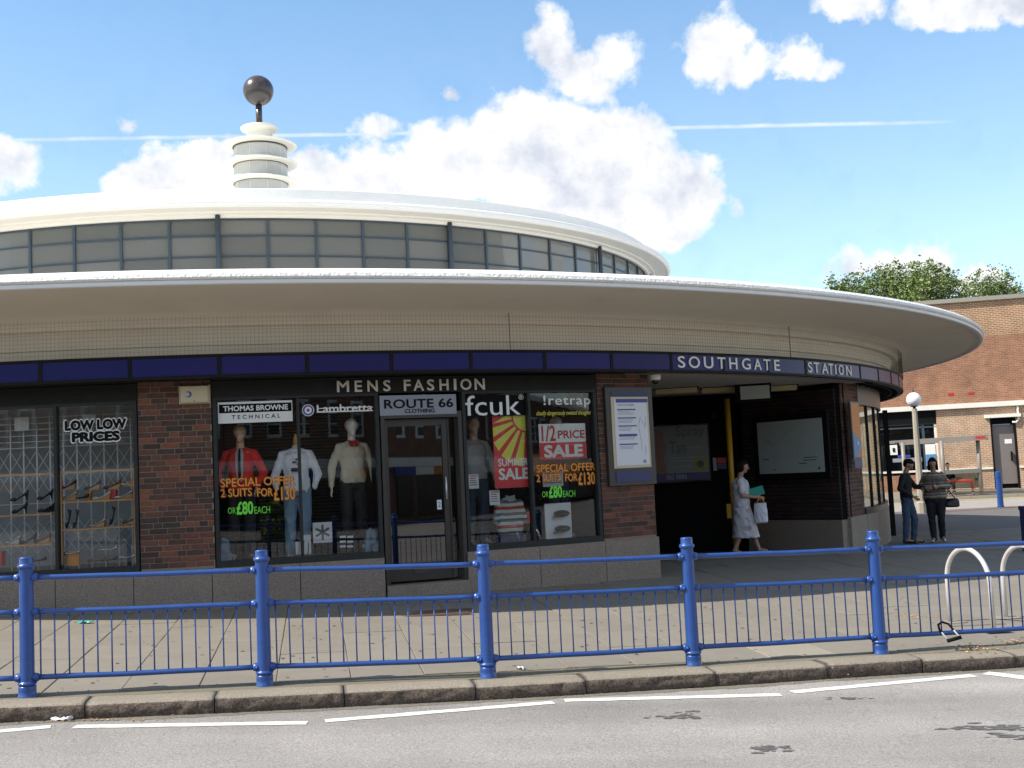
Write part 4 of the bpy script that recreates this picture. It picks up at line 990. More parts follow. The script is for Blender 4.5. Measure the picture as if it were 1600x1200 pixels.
wtext('lettering', '1/2', (846, 664.5, 868, 690), RP+.002, 'red_ink', hp, bold=.02, thick=.001); wtext('lettering', 'PRICE', (871.5, 672, 913.5, 685), RP+.002, 'red_ink', hp, bold=.025, thick=.001)
wtext('lettering', 'SALE', (850, 694.5, 911, 714.5), RP+.004, 'sign_white', hp, bold=.045, thick=.001)
bn = thing('orange_reflection', 'orange cloth banner hung low behind the half price poster', 'banner', P(27.8, 14.3, 0))
wall_thing((832, 707, 936, 741), 14.35, .004, 'cloth', 'poster_orange', bn)  # orange reflection in the glass, put in as a coloured strip
def price_card(box, R, label, tilt=0):
    t_ = thing('price_card', label, 'price card', P(cyl(box[0], box[1], R)[0], R, cyl(box[0], box[3], R)[1]), group='price cards in the clothes shop window')
    wall_thing(box, R, .003, 'card', 'paper', t_)
    for i in range(5):
        y = lerp(box[1]+2, box[3]-3, i/5); wall_thing((box[0]+2, y, box[2]-2-(i*3) % 4, y+1.3), R+.001, .001, 'print_line', 'red_ink' if i < 3 else 'ink_grey', t_)
price_card((732.5, 741, 748, 763.5), 14.60, 'leftmost small white price card with red print, on the grey t-shirt mannequin')
price_card((765, 766, 781, 789), 14.62, 'small white price card with red print pinned on the striped polo shirt')
price_card((848, 737, 880, 760), 14.58, 'wide pale price card behind the orange lettering in the right window')

# ============================================================ BLUE FENCE
post_px = [((40,872),(43,1088)),((408,865),(414,1070)),((755,850),(763,1057)),((1075,839),(1084,1038)),((1365,828),(1376,1020))]
PP = []
for (a, b) in post_px:
    g_ = ground(*b); PP.append(Vector((g_.x, g_.y+.0, gz(g_.x, g_.y))))
st0 = PP[1]-PP[0]; PP = [PP[0]-st0*2, PP[0]-st0]+PP; st1 = PP[-1]-PP[-2]; PP += [PP[-1]+st1, PP[-1]+st1*2]
for i in (0, 1, -1, -2): PP[i].z = gz(PP[i].x, PP[i].y)
fence = thing('guard_railing', 'blue painted metal guard railing with round posts and thin upright bars along the kerb', 'railing', PP[4])
HT, HM, HB = .925, .655, .145
RAILS = (HT, HM, HB)
post_mb = MB().lathe([(.0, 1.088), (.046, 1.088), (.051, 1.084), (.0515, 1.078), (.0515, 1.036), (.053, 1.033), (.0625, 1.029), (.067, 1.018), (.067, 1.011), (.0625, 1.001), (.0545, .997), (.0535, .993), (.0535, .90), (.0545, .5), (.056, .135), (.0575, .120), (.0575, .116), (.067, .113), (.0715, .104), (.0715, .098), (.067, .089), (.0585, .086), (.0585, .083), (.0665, .079), (.0675, .076), (.0675, .050), (.0675, .012), (.071, .008), (.071, -.03)], n=28, sharp=False)
post_me = post_mb.mesh('post', 'blue_paint')
for i, p_ in enumerate(PP):
    o = bpy.data.objects.new('post', post_me); COL.objects.link(o); o.parent = fence; o.location = p_-fence.location
    o.rotation_euler = (random.uniform(-.006, .006), random.uniform(-.006, .006), random.uniform(0, 6))
for i in range(len(PP)-1):
    a, b = PP[i], PP[i+1]; d = (b-a); d.normalize(); L = (b-a).length
    for ri, h in enumerate(RAILS):
        z = Vector((0,0,h)); da = d*.085
        mb = MB(); n = 14; pts = []
        for k in range(n+1): q_ = (a+d*.07).lerp(b-d*.07, k/n)+z; q_.z += .0011*sin(k*.9+i*2+ri)+(-.004*sin(pi*k/n)); pts.append(q_)
        mb.tube(pts, .0215, 12).build('rail', 'blue_paint', fence)
        for q_, s_ in ((a, 1), (b, -1)):
            mb = MB(); c_ = q_+d*s_*.058+z; mb.tube([c_-d*s_*.03, c_+d*s_*.000, c_+d*s_*.012, c_+d*s_*.030, c_+d*s_*.034], [.036, .036, .034, .029, .022], 14)
            s2 = Vector((d.y, -d.x, 0)); mb.ball(c_+s2*.034+Vector((0,0,-.002)), (.013,.013,.013), 8, 6); mb.build('rail_socket', 'blue_paint', fence)
    nb = 16
    for k in range(nb):
        q_ = a.lerp(b, (k+.95)/(nb+.9)); w_ = random.uniform(-.002, .002); mb = MB().tube([q_+Vector((0,0,HB+.015)), q_+d*w_+Vector((0,0,HM-.012))], .0062, 6); mb.build('baluster', 'blue_paint', fence)

# ============================================================ STREET THINGS
def hoop(a, b, hgt, label):
    t_ = thing('bike_stand', label, 'bike stand', a, group='steel bike stands by the railing'); pts = []
    L = (b-a).length; r = L/2
    pts.append(Vector((0,0,-.02))); pts.append(Vector((0,0,hgt-r)))
    for i in range(1, 24): an = pi-pi*i/24; q_ = (b-a)*.5+(b-a).normalized()*r*cos(an); pts.append(Vector((q_.x, q_.y, hgt-r+r*sin(an)+(b-a).z*(i/24))))
    pts.append(Vector(((b-a).x, (b-a).y, hgt-r+(b-a).z))); pts.append((b-a)+Vector((0,0,-.02)))
    MB().tube(pts, .024, 16).build('tube', 'steel', t_, local=True)
    for q_ in (Vector((0,0,0)), b-a): MB().box((q_.x, q_.y, .003), (.26, .24, .006), radians(10)).build('concrete_foot', 'paving_pale', t_, local=True)
a_, b_ = ground(1485, 972), ground(1553, 987); hoop(a_, b_, .79, 'whole steel hoop bike stand behind the railing, the left of the two')
a2 = ground(1572, 965); hoop(a2, a2+(b_-a_), .79, 'steel hoop bike stand at the right edge, the right of the two')
lk = thing('bicycle_lock', 'black and steel U lock hanging from the bottom rail beside the bike stand', 'bicycle lock', ground(1485, 1003))
base = at(1487, 994, PP[6].y+.10); fr = PP[6].lerp(PP[7], .38); fy = fr.y
pA = at(1468, 984, fy-.02); pB = at(1487, 981, fy-.02); pC = at(1482, 1001, fy-.10); pD = at(1500, 996, fy-.12); topc = at(1474, 973, fy+.01)
MB().tube([pC, pA, at(1466, 976, fy+.0), at(1472, 972, fy+.03), at(1482, 975, fy), pB, pD], .0075, 8).build('shackle', 'steel', lk)
MB().tube([pA*.75+pC*.25, pA, at(1466, 976, fy), at(1472, 972, fy+.03), at(1482, 975, fy), pB, pB*.75+pD*.25], .0105, 8).build('rubber_sleeve', 'black', lk)
MB().tube([pC-(pD-pC)*.12, pD+(pD-pC)*.12], .017, 10).build('crossbar', 'black', lk)
# lit globe lamp post behind the couple
lp = at(1440, 790, 38.0); lamp = thing('street_lamp', 'concrete lamp post with a white glass globe behind the couple', 'street lamp', (lp.x, 38.0, gz(lp.x, 38)))
gz0 = lamp.location.z; gtop = at(1437, 624, 38.0); hh = gtop.z-gz0; lx = gtop.x-lp.x
MB().tube([(0, 0, 0), (0, 0, .35), (0, 0, .38), (lx*.0, 0, hh-.30)], [.17, .16, .125, .085], 8, smooth=False).build('post', 'concrete', lamp, local=True)
MB().tube([(0, 0, hh-.30), (0, 0, hh-.22)], .05, 12).lathe([(.05, hh-.24), (.12, hh-.235), (.13, hh-.225)], n=20).build('globe_holder', 'black', lamp, local=True)
MB().ball((0, 0, hh), .24, 32, 20).build('globe', 'globe', lamp, local=True)
MB().lathe([(.055, hh+.232), (.05, hh+.25), (.01, hh+.26), (.01, hh+.33)], n=16).build('globe_cap', 'black', lamp, local=True)
def bollard(u, v, Y, h, r, m, label):
    q_ = at(u, v, Y); t_ = thing('bollard', label, 'bollard', (q_.x, Y, gz(q_.x, Y)))
    MB().lathe([(0, h), (r*.8, h), (r*.98, h-.02), (r, h-.04), (r, h-.16), (r*1.12, h-.165), (r*1.12, h-.20), (r, h-.205), (r, .06), (r*1.15, .05), (r*1.15, 0)], n=20).build('shaft', m, t_, local=True)
bollard(1564, 795, 39.6, 1.22, .10, 'blue_paint', 'blue round bollard standing in the sun at the far kerb')
q_ = at(1611, 862, 20.0); t_ = thing('litter_bin', 'dark blue post bin cut off by the right edge of the picture', 'litter bin', (q_.x, q_.y, gz(q_.x, q_.y)))
MB().box((0, 0, .36), (.20, .20, .72)).build('body', 'blue_dark', t_, local=True); MB().box((0, 0, .74), (.225, .225, .07)).build('lid', 'blue_dark', t_, local=True); MB().box((0, -.125, .60), (.14, .01, .07)).build('slot', 'black', t_, local=True)
tp = at(1451, 797, 37.0); t_ = thing('thin_pole', 'thin grey pole right of the concrete lamp post, mostly behind the woman', 'pole', (tp.x, 37.0, gz(tp.x, 37))); MB().tube([(0, 0, 0), (0, 0, .95)], .05, 10).build('tube', 'shelter_grey', t_, local=True); MB().tube([(0, 0, 0), (0, 0, .03)], .08, 10).build('base', 'shelter_grey', t_, local=True)
# litter
def litter(name, label, cat, u, v, m, sx_, sy_, hgt, off=0, seed=1):
    g_ = ground(u, v, off); z0 = gz(g_.x, g_.y)+off; t_ = thing(name, label, cat, (g_.x, g_.y, z0)); rnd = random.Random(seed); mb = MB(); n = 5
    hts = [[max(.003, rnd.random()*hgt) for _ in range(n+1)] for _ in range(n+1)]
    for i in range(n):
        for j in range(n):
            q = [((a/n-.5)*sx_, (b/n-.5)*sy_+.02*sin(a*3), hts[a][b]) for a, b in ((i,j),(i+1,j),(i+1,j+1),(i,j+1))]; mb.face(q)
    mb.build('sheet', m, t_, local=True)
litter('crisp_packet', 'crumpled teal and black wrapper lying on the pavement behind the railing', 'litter', 133, 974, 'teal', .17, .08, .03, seed=3)
litter('paper_scrap', 'crumpled white paper lying in the gutter against the kerb', 'litter', 97, 1126, 'paper', .16, .05, .035, -.12, seed=5)
litter('paper_scrap', 'tiny folded white paper on the pavement inside the railing, near the middle post', 'litter', 814, 1046, 'paper', .07, .05, .03, seed=6)
lv = MB(); rnd = random.Random(9)
def leafp(x, y, s, dz=0):
    a = rnd.uniform(0, 6.3); z = gz(x, y)+dz+.006; c_, s2 = cos(a)*s, sin(a)*s; lv.face([(x+c_, y+s2, z), (x-s2*.5, y+c_*.5, z+s*.4), (x-c_, y-s2, z+.002), (x+s2*.5, y-c_*.5, z+s*.2)])
for _ in range(90): g_ = ground(rnd.gauss(1525, 26), rnd.gauss(1013, 4)); leafp(g_.x, g_.y, rnd.uniform(.008, .026))
for _ in range(50): g_ = ground(rnd.gauss(1590, 12), rnd.gauss(1004, 3)); leafp(g_.x, g_.y, rnd.uniform(.008, .022))
for _ in range(40): g_ = ground(rnd.gauss(1430, 22), rnd.gauss(964, 1.5)); leafp(g_.x, g_.y, rnd.uniform(.008, .022))
for _ in range(260): g_ = ground(rnd.uniform(0, 1600), rnd.uniform(900, 1060)); leafp(g_.x, g_.y, rnd.uniform(.004, .011))
for _ in range(45): g_ = ground(rnd.uniform(30, 260), 1128-rnd.random()*3, -.12); leafp(g_.x, g_.y, rnd.uniform(.008, .02), -.12)
for _ in range(70): u_ = rnd.uniform(-4, 6); x_, y_ = xy2(u_, kv(u_)-rnd.random()*.05-.01); leafp(x_, y_, rnd.uniform(.005, .014), -.12)
lv.build('dead_leaves', 'litter_leaf', None, kind='stuff', label='scattered dry leaves and crumbs on the pavement and along the kerb', cat='litter')
ms_ = MB(); rnd = random.Random(21)
for _ in range(900):
    u_ = rnd.uniform(-5, 6); w_ = rnd.choice((-.012, .275, .49)); x_, y_ = xy2(u_, kv(u_)+w_+rnd.gauss(0, .012)-(.012 if w_ < 0 else 0)); z_ = gz(x_, y_)-(.12 if w_ < 0 else .003)
    if mnoise.noise(Vector((u_*1.7, w_*5, 0))) < -.05: continue
    a = rnd.uniform(0, 6.3); s_ = rnd.uniform(.004, .011); ms_.face([(x_+cos(a)*s_, y_+sin(a)*s_, z_+.001), (x_-sin(a)*s_, y_+cos(a)*s_, z_+s_*.8), (x_-cos(a)*s_, y_-sin(a)*s_, z_+.002)])
ms_.build('moss', 'moss', None, kind='stuff', label='moss and tiny weeds in the joints along the kerb', cat='moss')
g_ = ground(672, 962); dcv = thing('drain_cover', 'rusty metal cover frame set in the pavement in front of the shop', 'drain cover', (g_.x, g_.y, gz(g_.x, g_.y)+.003))
MB().box((0, 0, 0), (.95, .06, .006), radians(6)).box((0, .40, .008), (.95, .06, .006), radians(6)).build('frame', 'leather_brown', dcv, local=True)
MB().box((0, .20, .003), (.85, .30, .006), radians(6)).build('plate', 'stain', dcv, local=True)
#==MORE==
# ============================================================ FIGURES (one closed surface each, grown from tapered limbs)
import numpy as np
def cone(mb, p0, r0, p1, r1, seg=14, flat=1.0, up=None):
    p0, p1 = Vector(p0), Vector(p1); d = p1-p0; L = max(d.length, 1e-4); d.normalize(); a = Vector((0,1,0)) if abs(d.y) < .9 else Vector((1,0,0))
    if up is not None: a = Vector(up)
    s = d.cross(a).normalized(); u = s.cross(d); rings = []
    for i in range(5): ph = pi/2*i/4; rings.append((-r0*cos(ph), r0*sin(ph)))
    rings2 = [(L+r1*sin(pi/2*i/4), r1*cos(pi/2*i/4)) for i in range(5)]
    b = len(mb.v); mid = []
    al = rings+rings2
    for (t, r) in al:
        for k in range(seg): q = p0+d*t+s*cos(2*pi*k/seg)*max(r, .0005)+u*sin(2*pi*k/seg)*max(r, .0005)*flat; mb.v.append(tuple(q))
    n = len(al)
    for i in range(n-1):
        for k in range(seg): mb.f.append((b+i*seg+k, b+i*seg+(k+1) % seg, b+(i+1)*seg+(k+1) % seg, b+(i+1)*seg+k)); mb.sm.append(True)
    mb.f.append(tuple(b+k for k in range(seg))[::-1]); mb.sm.append(True); mb.f.append(tuple(b+(n-1)*seg+k for k in range(seg))); mb.sm.append(True)
def loft(mb, rings, seg=22):                   # rings: (centre, depth radius x, width radius y)
    b = len(mb.v)
    for (c, rx, ry) in rings:
        for k in range(seg):
            a = 2*pi*k/seg; ca, sa = cos(a), sin(a); e = .85
            mb.v.append((c[0]+rx*abs(ca)**e*(1 if ca > 0 else -1), c[1]+ry*abs(sa)**e*(1 if sa > 0 else -1), c[2]))
    n = len(rings)
    for i in range(n-1):
        for k in range(seg): mb.f.append((b+i*seg+k, b+i*seg+(k+1) % seg, b+(i+1)*seg+(k+1) % seg, b+(i+1)*seg+k)); mb.sm.append(True)
    mb.f.append(tuple(b+k for k in range(seg))[::-1]); mb.sm.append(True); mb.f.append(tuple(b+(n-1)*seg+k for k in range(seg))); mb.sm.append(True)
def grow(mb, name, m, parent, voxel=.009, smooth=4, folds=0, fs=9, label=None):
    me = mb.mesh(name, m); o = bpy.data.objects.new(name, me)
    r = o.modifiers.new('r', 'REMESH'); r.mode = 'VOXEL'; r.voxel_size = voxel; r.use_smooth_shade = True
    s = o.modifiers.new('s', 'SMOOTH'); s.iterations = smooth; s.factor = .5
    nm = evaluated(o)
    bpy.data.objects.remove(o); bpy.data.meshes.remove(me)
    n = len(nm.vertices)
    if folds:
        co = np.empty(n*3, np.float32); nr = np.empty(n*3, np.float32); nm.vertices.foreach_get('co', co); nm.vertex_normals.foreach_get('vector', nr)
        co = co.reshape(-1, 3); nr = nr.reshape(-1, 3); k = np.empty(n, np.float32)
        for i, (x, y, z) in enumerate(co.tolist()): k[i] = .35-1.3*abs(mnoise.noise((x*fs*.8, y*fs*.8, z*fs*.55+x*3)))+.4*mnoise.noise((x*fs*2.3+5, y*fs*2.3, z*fs*1.2))-.25*abs(mnoise.noise((x*fs*3+9, y*fs*3, z*fs*2)))
        nm.vertices.foreach_set('co', (co+nr*k[:, None]*folds).ravel())
    nm.polygons.foreach_set('use_smooth', [True]*len(nm.polygons))
    if not nm.materials: nm.materials.append(MATS[m])
    nm.name = name; o = bpy.data.objects.new(name, nm); COL.objects.link(o); o.parent = parent
    return tag(o, label)
def pose(H, **ov):
    J = dict(pel=(0,0,.53), wai=(0,0,.62), che=(0,0,.73), neb=(-.005,0,.825), hea=(.012,0,.928))
    for s, k in (('L', 1), ('R', -1)):
        J['sh'+s] = (-.004, .096*k, .778); J['el'+s] = (-.01, .126*k, .618); J['wr'+s] = (.035, .135*k, .490)
        J['hi'+s] = (0, .050*k, .515); J['kn'+s] = (.012, .055*k, .285); J['an'+s] = (-.008, .06*k, .045); J['to'+s] = (.105, .07*k, .018)
    J.update(ov)
    return {k: Vector(v)*H for k, v in J.items()}
def hand(mb, H, e, w, side):
    d = (w-e).normalized(); s = d.cross(Vector((0, side, .001))).normalized() if abs(d.y) < .9 else Vector((0,0,1)); t = s.cross(d).normalized(); u = H/1.7
    mb2 = mb; cone(mb2, w, .021*u, w+d*.055*u, .026*u, 12, .55, up=t)
    for i, (o_, L) in enumerate(((-.026, .052), (-.009, .062), (.008, .058), (.024, .045))):
        b_ = w+d*.075*u+s*o_*u; m_ = b_+d*L*.55*u+t*.004*u; cone(mb2, w+d*.05*u+s*o_*.8*u, .0095*u, m_, .0088*u, 8); cone(mb2, m_, .0088*u, m_+(d*.8-t*side*-.45)*L*.5*u, .0075*u, 8)
    th = w+d*.02*u-s*.022*u; cone(mb2, th, .012*u, th+(d*.7-s*.6)*.035*u, .0105*u, 8); cone(mb2, th+(d*.7-s*.6)*.035*u, .0105*u, th+(d*1.1-s*.65)*.055*u, .0085*u, 8)
def headmesh(mb, H, c, tilt=0, face=True):
    u = H/1.7*(1.0 if face else 1.14); a = radians(tilt); f = Vector((cos(a), 0, -sin(a))); up = Vector((sin(a), 0, cos(a)))
    def at_(x, y, z): return c+f*x*u+Vector((0,1,0))*y*u+up*z*u
    cone(mb, at_(-.018, 0, .018), .080*u, at_(.012, 0, .014), .076*u, 18, .92); cone(mb, at_(.02, 0, -.02), .060*u, at_(.036, 0, -.070), .034*u, 16, .9)
    cone(mb, at_(.0, 0, -.03), .060*u, at_(.02, 0, -.06), .045*u, 16, .9)
    if face:
        cone(mb, at_(.084, 0, .008), .008*u, at_(.101, 0, -.026), .0135*u, 8); cone(mb, at_(.068, -.030, .024), .011*u, at_(.068, .030, .024), .011*u, 8)
        cone(mb, at_(.077, -.016, -.052), .0075*u, at_(.077, .016, -.052), .0075*u, 8)
        for k in (-1, 1): cone(mb, at_(-.004, .074*k, .012), .013*u, at_(-.004, .078*k, -.016), .011*u, 8)
    return at_
def figure(name, label, cat, loc, rz, H, J, top, bottom, skinm='skin', hair=None, sleeve='long', shoes='leather_black', girth=1.0, tilt=0, head=True, legs=True, skirt=None, group=None, hands=True, voxel=.008, face=True, openfront=False):
    t = thing(name, label, cat, loc, radians(rz), group); u = H/1.7; g = girth
    sk = MB()
    if head: at_ = headmesh(sk, H, J['hea'], tilt, face)
    cone(sk, J['neb']-Vector((0,0,.03*H)), .060*u, J['neb']+Vector((0,0,.01)), .050*u); cone(sk, J['neb'], .052*u, (J['hea'] if head else J['neb']+Vector((0,0,.03)))-Vector((.012,0,.03))*u, .048*u)
    loft(sk, [(J['pel']-Vector((0,0,.05*H)), .07*u*g, .12*u*g), (J['pel'], .10*u*g, .155*u*g), (J['wai'], .085*u*g, .13*u*g), (J['che'], .10*u*g, .15*u*g), (J['che']+Vector((0,0,.06*H)), .085*u, .135*u)])
    for s, k in (('L', 1), ('R', -1)):
        cone(sk, J['sh'+s], .042*u, J['el'+s], .035*u); cone(sk, J['el'+s], .038*u, J['wr'+s], .025*u)
        if hands: hand(sk, H, J['el'+s], J['wr'+s], k)
        if legs:
            cone(sk, J['hi'+s], .082*u*g, J['kn'+s], .052*u); cone(sk, J['kn'+s], .053*u, J['an'+s], .034*u); cone(sk, J['an'+s]-Vector((.01,0,0)), .034*u, J['to'+s]-Vector((.02,0,-.004)), .030*u)
        cone(sk, J['sh'+s]*.85+J['neb']*.15-Vector((0,0,.02)), .036*u, J['neb']-Vector((0,0,.03*H)), .036*u)
    grow(sk, 'body', skinm, t, voxel, 3)
    # top garment
    tp_ = MB(); e = .009*u
    hem = J['pel']-Vector((0,0,.02*H))
    loft(tp_, [(hem, .105*u*g+e, .16*u*g+e), (J['pel']+Vector((0,0,.03*H)), .112*u*g+e, .158*u*g+e), (J['wai'], .10*u*g+e, .142*u*g+e), (J['che'], .112*u*g+e, .158*u*g+e), (J['che']+Vector((0,0,.045*H)), .098*u*g+e, .15*u+e), (J['neb']-Vector((0,0,.022*H)), .070*u+e, .105*u+e), (J['neb']-Vector((0,0,.004*H)), .058*u+e, .068*u+e)])
    for s, k in (('L', 1), ('R', -1)):
        cone(tp_, J['sh'+s], .047*u+e, J['sh'+s]*.35+J['neb']*.65-Vector((0,0,.018*H)), .042*u+e*.5)
        cone(tp_, J['sh'+s], .047*u+e, J['el'+s] if sleeve != 'short' else J['sh'+s].lerp(J['el'+s], .72), (.041*u if sleeve != 'short' else .050*u)+e)
        if sleeve == 'long': cone(tp_, J['el'+s], .042*u+e, J['el'+s].lerp(J['wr'+s], .93), .028*u+e)
    grow(tp_, 'top', top, t, .011, 4, folds=.016*u, fs=11)
    if bottom and not skirt:
        bt = MB(); loft(bt, [(J['pel']-Vector((0,0,.06*H)), .09*u*g+e, .15*u*g+e), (J['pel'], .102*u*g+e*.6, .155*u*g+e*.6), (J['pel']+Vector((0,0,.04*H)), .095*u*g+e*.3, .142*u*g+e*.3)])
        for s in 'LR':
            cone(bt, J['hi'+s]-Vector((0,0,.01)), .088*u*g+e, J['kn'+s], .062*u+e); cone(bt, J['kn'+s], .062*u+e, J['an'+s]+Vector((0,0,.0)), .050*u+e*.9)
        grow(bt, 'trousers', bottom, t, .011, 4, folds=.016*u, fs=10)
    if legs or bottom:
        for s in 'LR':
            sh = MB(); a_, b_ = J['an'+s]-Vector((.03*u,0,.012*H)), J['to'+s]; dz = min(0, 0)
            cone(sh, (a_.x, a_.y, a_.z), .036*u, (b_.x-.03*u, b_.y, max(b_.z, .026*u)+.004), .036*u, 12, .9); cone(sh, (a_.x, a_.y, a_.z-.012*u), .036*u, (b_.x, b_.y, max(b_.z, .024*u)), .028*u, 12, .85)
            grow(sh, 'shoe', shoes, t, .009, 2)
    if head and hair:
        hm = MB(); c = J['hea']; a = radians(tilt); cone(hm, at_(-.040, 0, .026), .083*u, at_(-.010, 0, .050), .078*u, 18, .95)
        if hair == 'short': cone(hm, at_(-.045, 0, .0), .072*u, at_(-.045, 0, -.02), .060*u, 16, 1.0); cone(hm, at_(.04, -.02, .082), .03*u, at_(.04, .02, .082), .03*u)
        if hair == 'bob':
            cone(hm, at_(-.045, 0, .01), .092*u, at_(-.045, 0, -.045), .07*u, 18, 1.0); cone(hm, at_(.04, -.02, .082), .034*u, at_(.035, .02, .085), .034*u)
            for k in (-1, 1): cone(hm, at_(-.02, .06*k, .04), .038*u, at_(-.012, .07*k, -.04), .028*u)
        if hair == 'long':
            cone(hm, at_(-.045, 0, .01), .082*u, at_(-.06, 0, -.16), .055*u, 18, 1.0); cone(hm, at_(.03, -.03, .085), .03*u, at_(.03, .03, .085), .03*u)
            for k in (-1, 1): cone(hm, at_(.01, .062*k, .045), .030*u, at_(-.03, .076*k, -.14), .026*u)
        grow(hm, 'hair', 'hair', t, .007, 2, folds=.004, fs=40)
        ey = MB()
        for k in (-1, 1): ey.ball(at_(.0775, .029*k, .002), .0065*u, 10, 6)
        ey.build('eyes', 'ink', t, local=True)
        mo = MB(); cone(mo, at_(.0835, -.017, -.052), .0035*u, at_(.0835, .017, -.052), .0035*u, 8); mo.build('mouth', 'red_ink', t, local=True)
    return t
def on(u, v, Y=None):
    if Y is None: g_ = ground(u, v); return Vector((g_.x, g_.y, gz(g_.x, g_.y)))
    q = at(u, v, Y); return Vector((q.x, Y, gz(q.x, Y)))
# woman walking out of the entrance
H = 1.66
J = pose(H, anL=(.155,.045,.052), toL=(.27,.05,.03), knL=(.075,.05,.285), anR=(-.10,-.05,.055), toR=(.005,-.055,.02), knR=(.0,-.05,.29), wrL=(.17,.06,.60), elL=(.03,.14,.625), elR=(.02,-.14,.63), wrR=(.155,-.085,.605), hea=(.04,0,.925), neb=(.0,0,.825))
pw = on(1163, 858, 20.3)
wm = figure('person', 'woman in a pale floral dress walking out of the station entrance', 'person', pw, -12, H, J, 'floral', None, hair='bob', sleeve='short', skirt=True, girth=1.28, tilt=6, voxel=.006)
sk = MB(); u = H/1.7; c = J['pel']
loft(sk, [((.045,0,.185*H), .235, .18), ((.04,0,.25*H), .215, .175), ((.02,0,.40*H), .18, .185), ((.0,0,.50*H), .155, .19), ((0,0,.56*H), .125, .165), ((0,0,.60*H), .11, .15)], 30)
grow(sk, 'skirt', 'floral', wm, .010, 3, folds=.020, fs=7)
hb = thing('handbag', 'white plastic carrier bag with orange handles held by the woman in the floral dress', 'bag', pw)
R3 = Matrix.Rotation(radians(-12), 4, 'Z'); W3 = lambda x, y, z: pw+R3 @ Vector((x, y, z))
mb = MB(); loft(mb, [((.32,-.13,.335*H), .095, .045), ((.32,-.13,.345*H), .112, .065), ((.32,-.13,.45*H), .115, .062), ((.32,-.13,.53*H), .105, .04), ((.32,-.13,.545*H), .102, .032)])
tt_ = thing('tmp', None, None, pw, radians(-12)); o_ = grow(mb, 'bag_body', 'bag_white', hb, .008, 2, folds=.008, fs=14); o_.rotation_euler = (0, 0, radians(-12)); bpy.data.objects.remove(tt_)
hz = J['wrR']+Vector((.05, 0, -.02))
for dy in (-.03, .03): MB().tube([W3(.26,-.13+dy,.54*H), W3(.285,hz.y+dy*.6,.575*H), W3(.31,hz.y+dy*.5,.598*H), W3(.345,hz.y+dy*.5,.598*H), W3(.37,hz.y+dy*.6,.575*H), W3(.385,-.13+dy,.54*H)], .011, 8).build('handle', 'orange_strap', hb)
fo = thing('folder', 'teal folder held against her chest by the woman in the floral dress', 'folder', W3(.25, .0, .66*H)); mb = MB()
M4 = Matrix.Rotation(radians(-12), 3, 'Z') @ Matrix.Rotation(radians(-14), 3, 'Y') @ Matrix.Rotation(radians(0), 3, 'Z')
mb.box((0, 0, 0), (.30, .022, .15), M4=M4); mb.box((.0, -.013, .004), (.285, .004, .13), M4=M4); mb.build('cover', 'teal', fo, local=True)
# couple to the right
H = 1.70
J = pose(H, elL=(.075,.13,.655), wrL=(.20,.10,.64), elR=(-.03,-.155,.64), wrR=(.105,-.11,.545), hea=(.05,0,.915), neb=(.012,0,.822), knL=(.06,.06,.285), anL=(.03,.075,.045), toL=(.13,.10,.02), anR=(-.03,-.06,.045), knR=(-.005,-.055,.285))
figure('person', 'man in a black sweater and blue jeans looking down beside the woman in stripes', 'person', on(1421, 840, 23.0), -32, H, J, 'cloth_black', 'denim', hair='short', tilt=36, girth=.98, voxel=.006)
J = pose(H, elL=(.02,.155,.645), wrL=(.13,.05,.655), elR=(.03,-.15,.66), wrR=(.12,-.13,.63), hea=(.03,0,.92), knL=(.015,.05,.285), anR=(.02,-.045,.045), anL=(-.05,.05,.055), toL=(.055,.07,.02), toR=(.13,-.055,.02))
pw2 = on(1466, 841, 23.1)
w2 = figure('person', 'woman in a striped jumper and black trousers looking down beside the man in black', 'person', pw2, -112, H, J, 'jumper_stripes', 'cloth_black', hair='long', tilt=22, girth=1.34, shoes='leather_silver', voxel=.006)
W4 = lambda x, y, z: pw2+Matrix.Rotation(radians(-112), 4, 'Z') @ Vector((x, y, z))
bg = thing('shoulder_bag', 'black handbag hanging at the side of the woman in stripes', 'bag', W4(.0, .30, .78)); mb = MB(); loft(mb, [((.0,0,-.10), .05, .10), ((0,0,-.08), .075, .15), ((0,0,.02), .065, .15), ((0,0,.08), .03, .11)])
o_ = grow(mb, 'bag_body', 'leather_black', bg, .009, 3, folds=.006, fs=12); o_.rotation_euler = (0, 0, radians(-112))
MB().tube([W4(0,.20,.84), W4(.01,.19,1.1), W4(.0,.165,.81*H), W4(-.02,.20,1.1), W4(0,.38,.84)], .011, 8).build('strap', 'leather_black', bg)
ph = thing('phone', 'small black phone in the hand of the woman in stripes', 'phone', W4(.235, .06, .665*H)); MB().box((0,0,0), (.06, .012, .12), radians(-112)).build('body', 'black_gloss', ph, local=True)
# seated person under the shelter, seen small
ps = at(1482, 748, 45.4); H = 1.65
J = {k: Vector((v.x, v.y, v.z-.40)) for k, v in pose(H).items()}
for s, k in (('L', 1), ('R', -1)): J['kn'+s] = Vector((.42, .1*k, .50)); J['an'+s] = Vector((.40, .1*k, .07)); J['to'+s] = Vector((.56, .1*k, .03)); J['wr'+s] = Vector((.25, .12*k, .60)); J['el'+s] = Vector((.02, .22*k, .68))
figure('person', 'small seated figure in a dark coat under the bus shelter behind the striped woman', 'person', (ps.x+.15, 45.8, gz(ps.x, 45)+.16), -100, H, J, 'cloth_black', 'cloth_black', hair='short', voxel=.012)

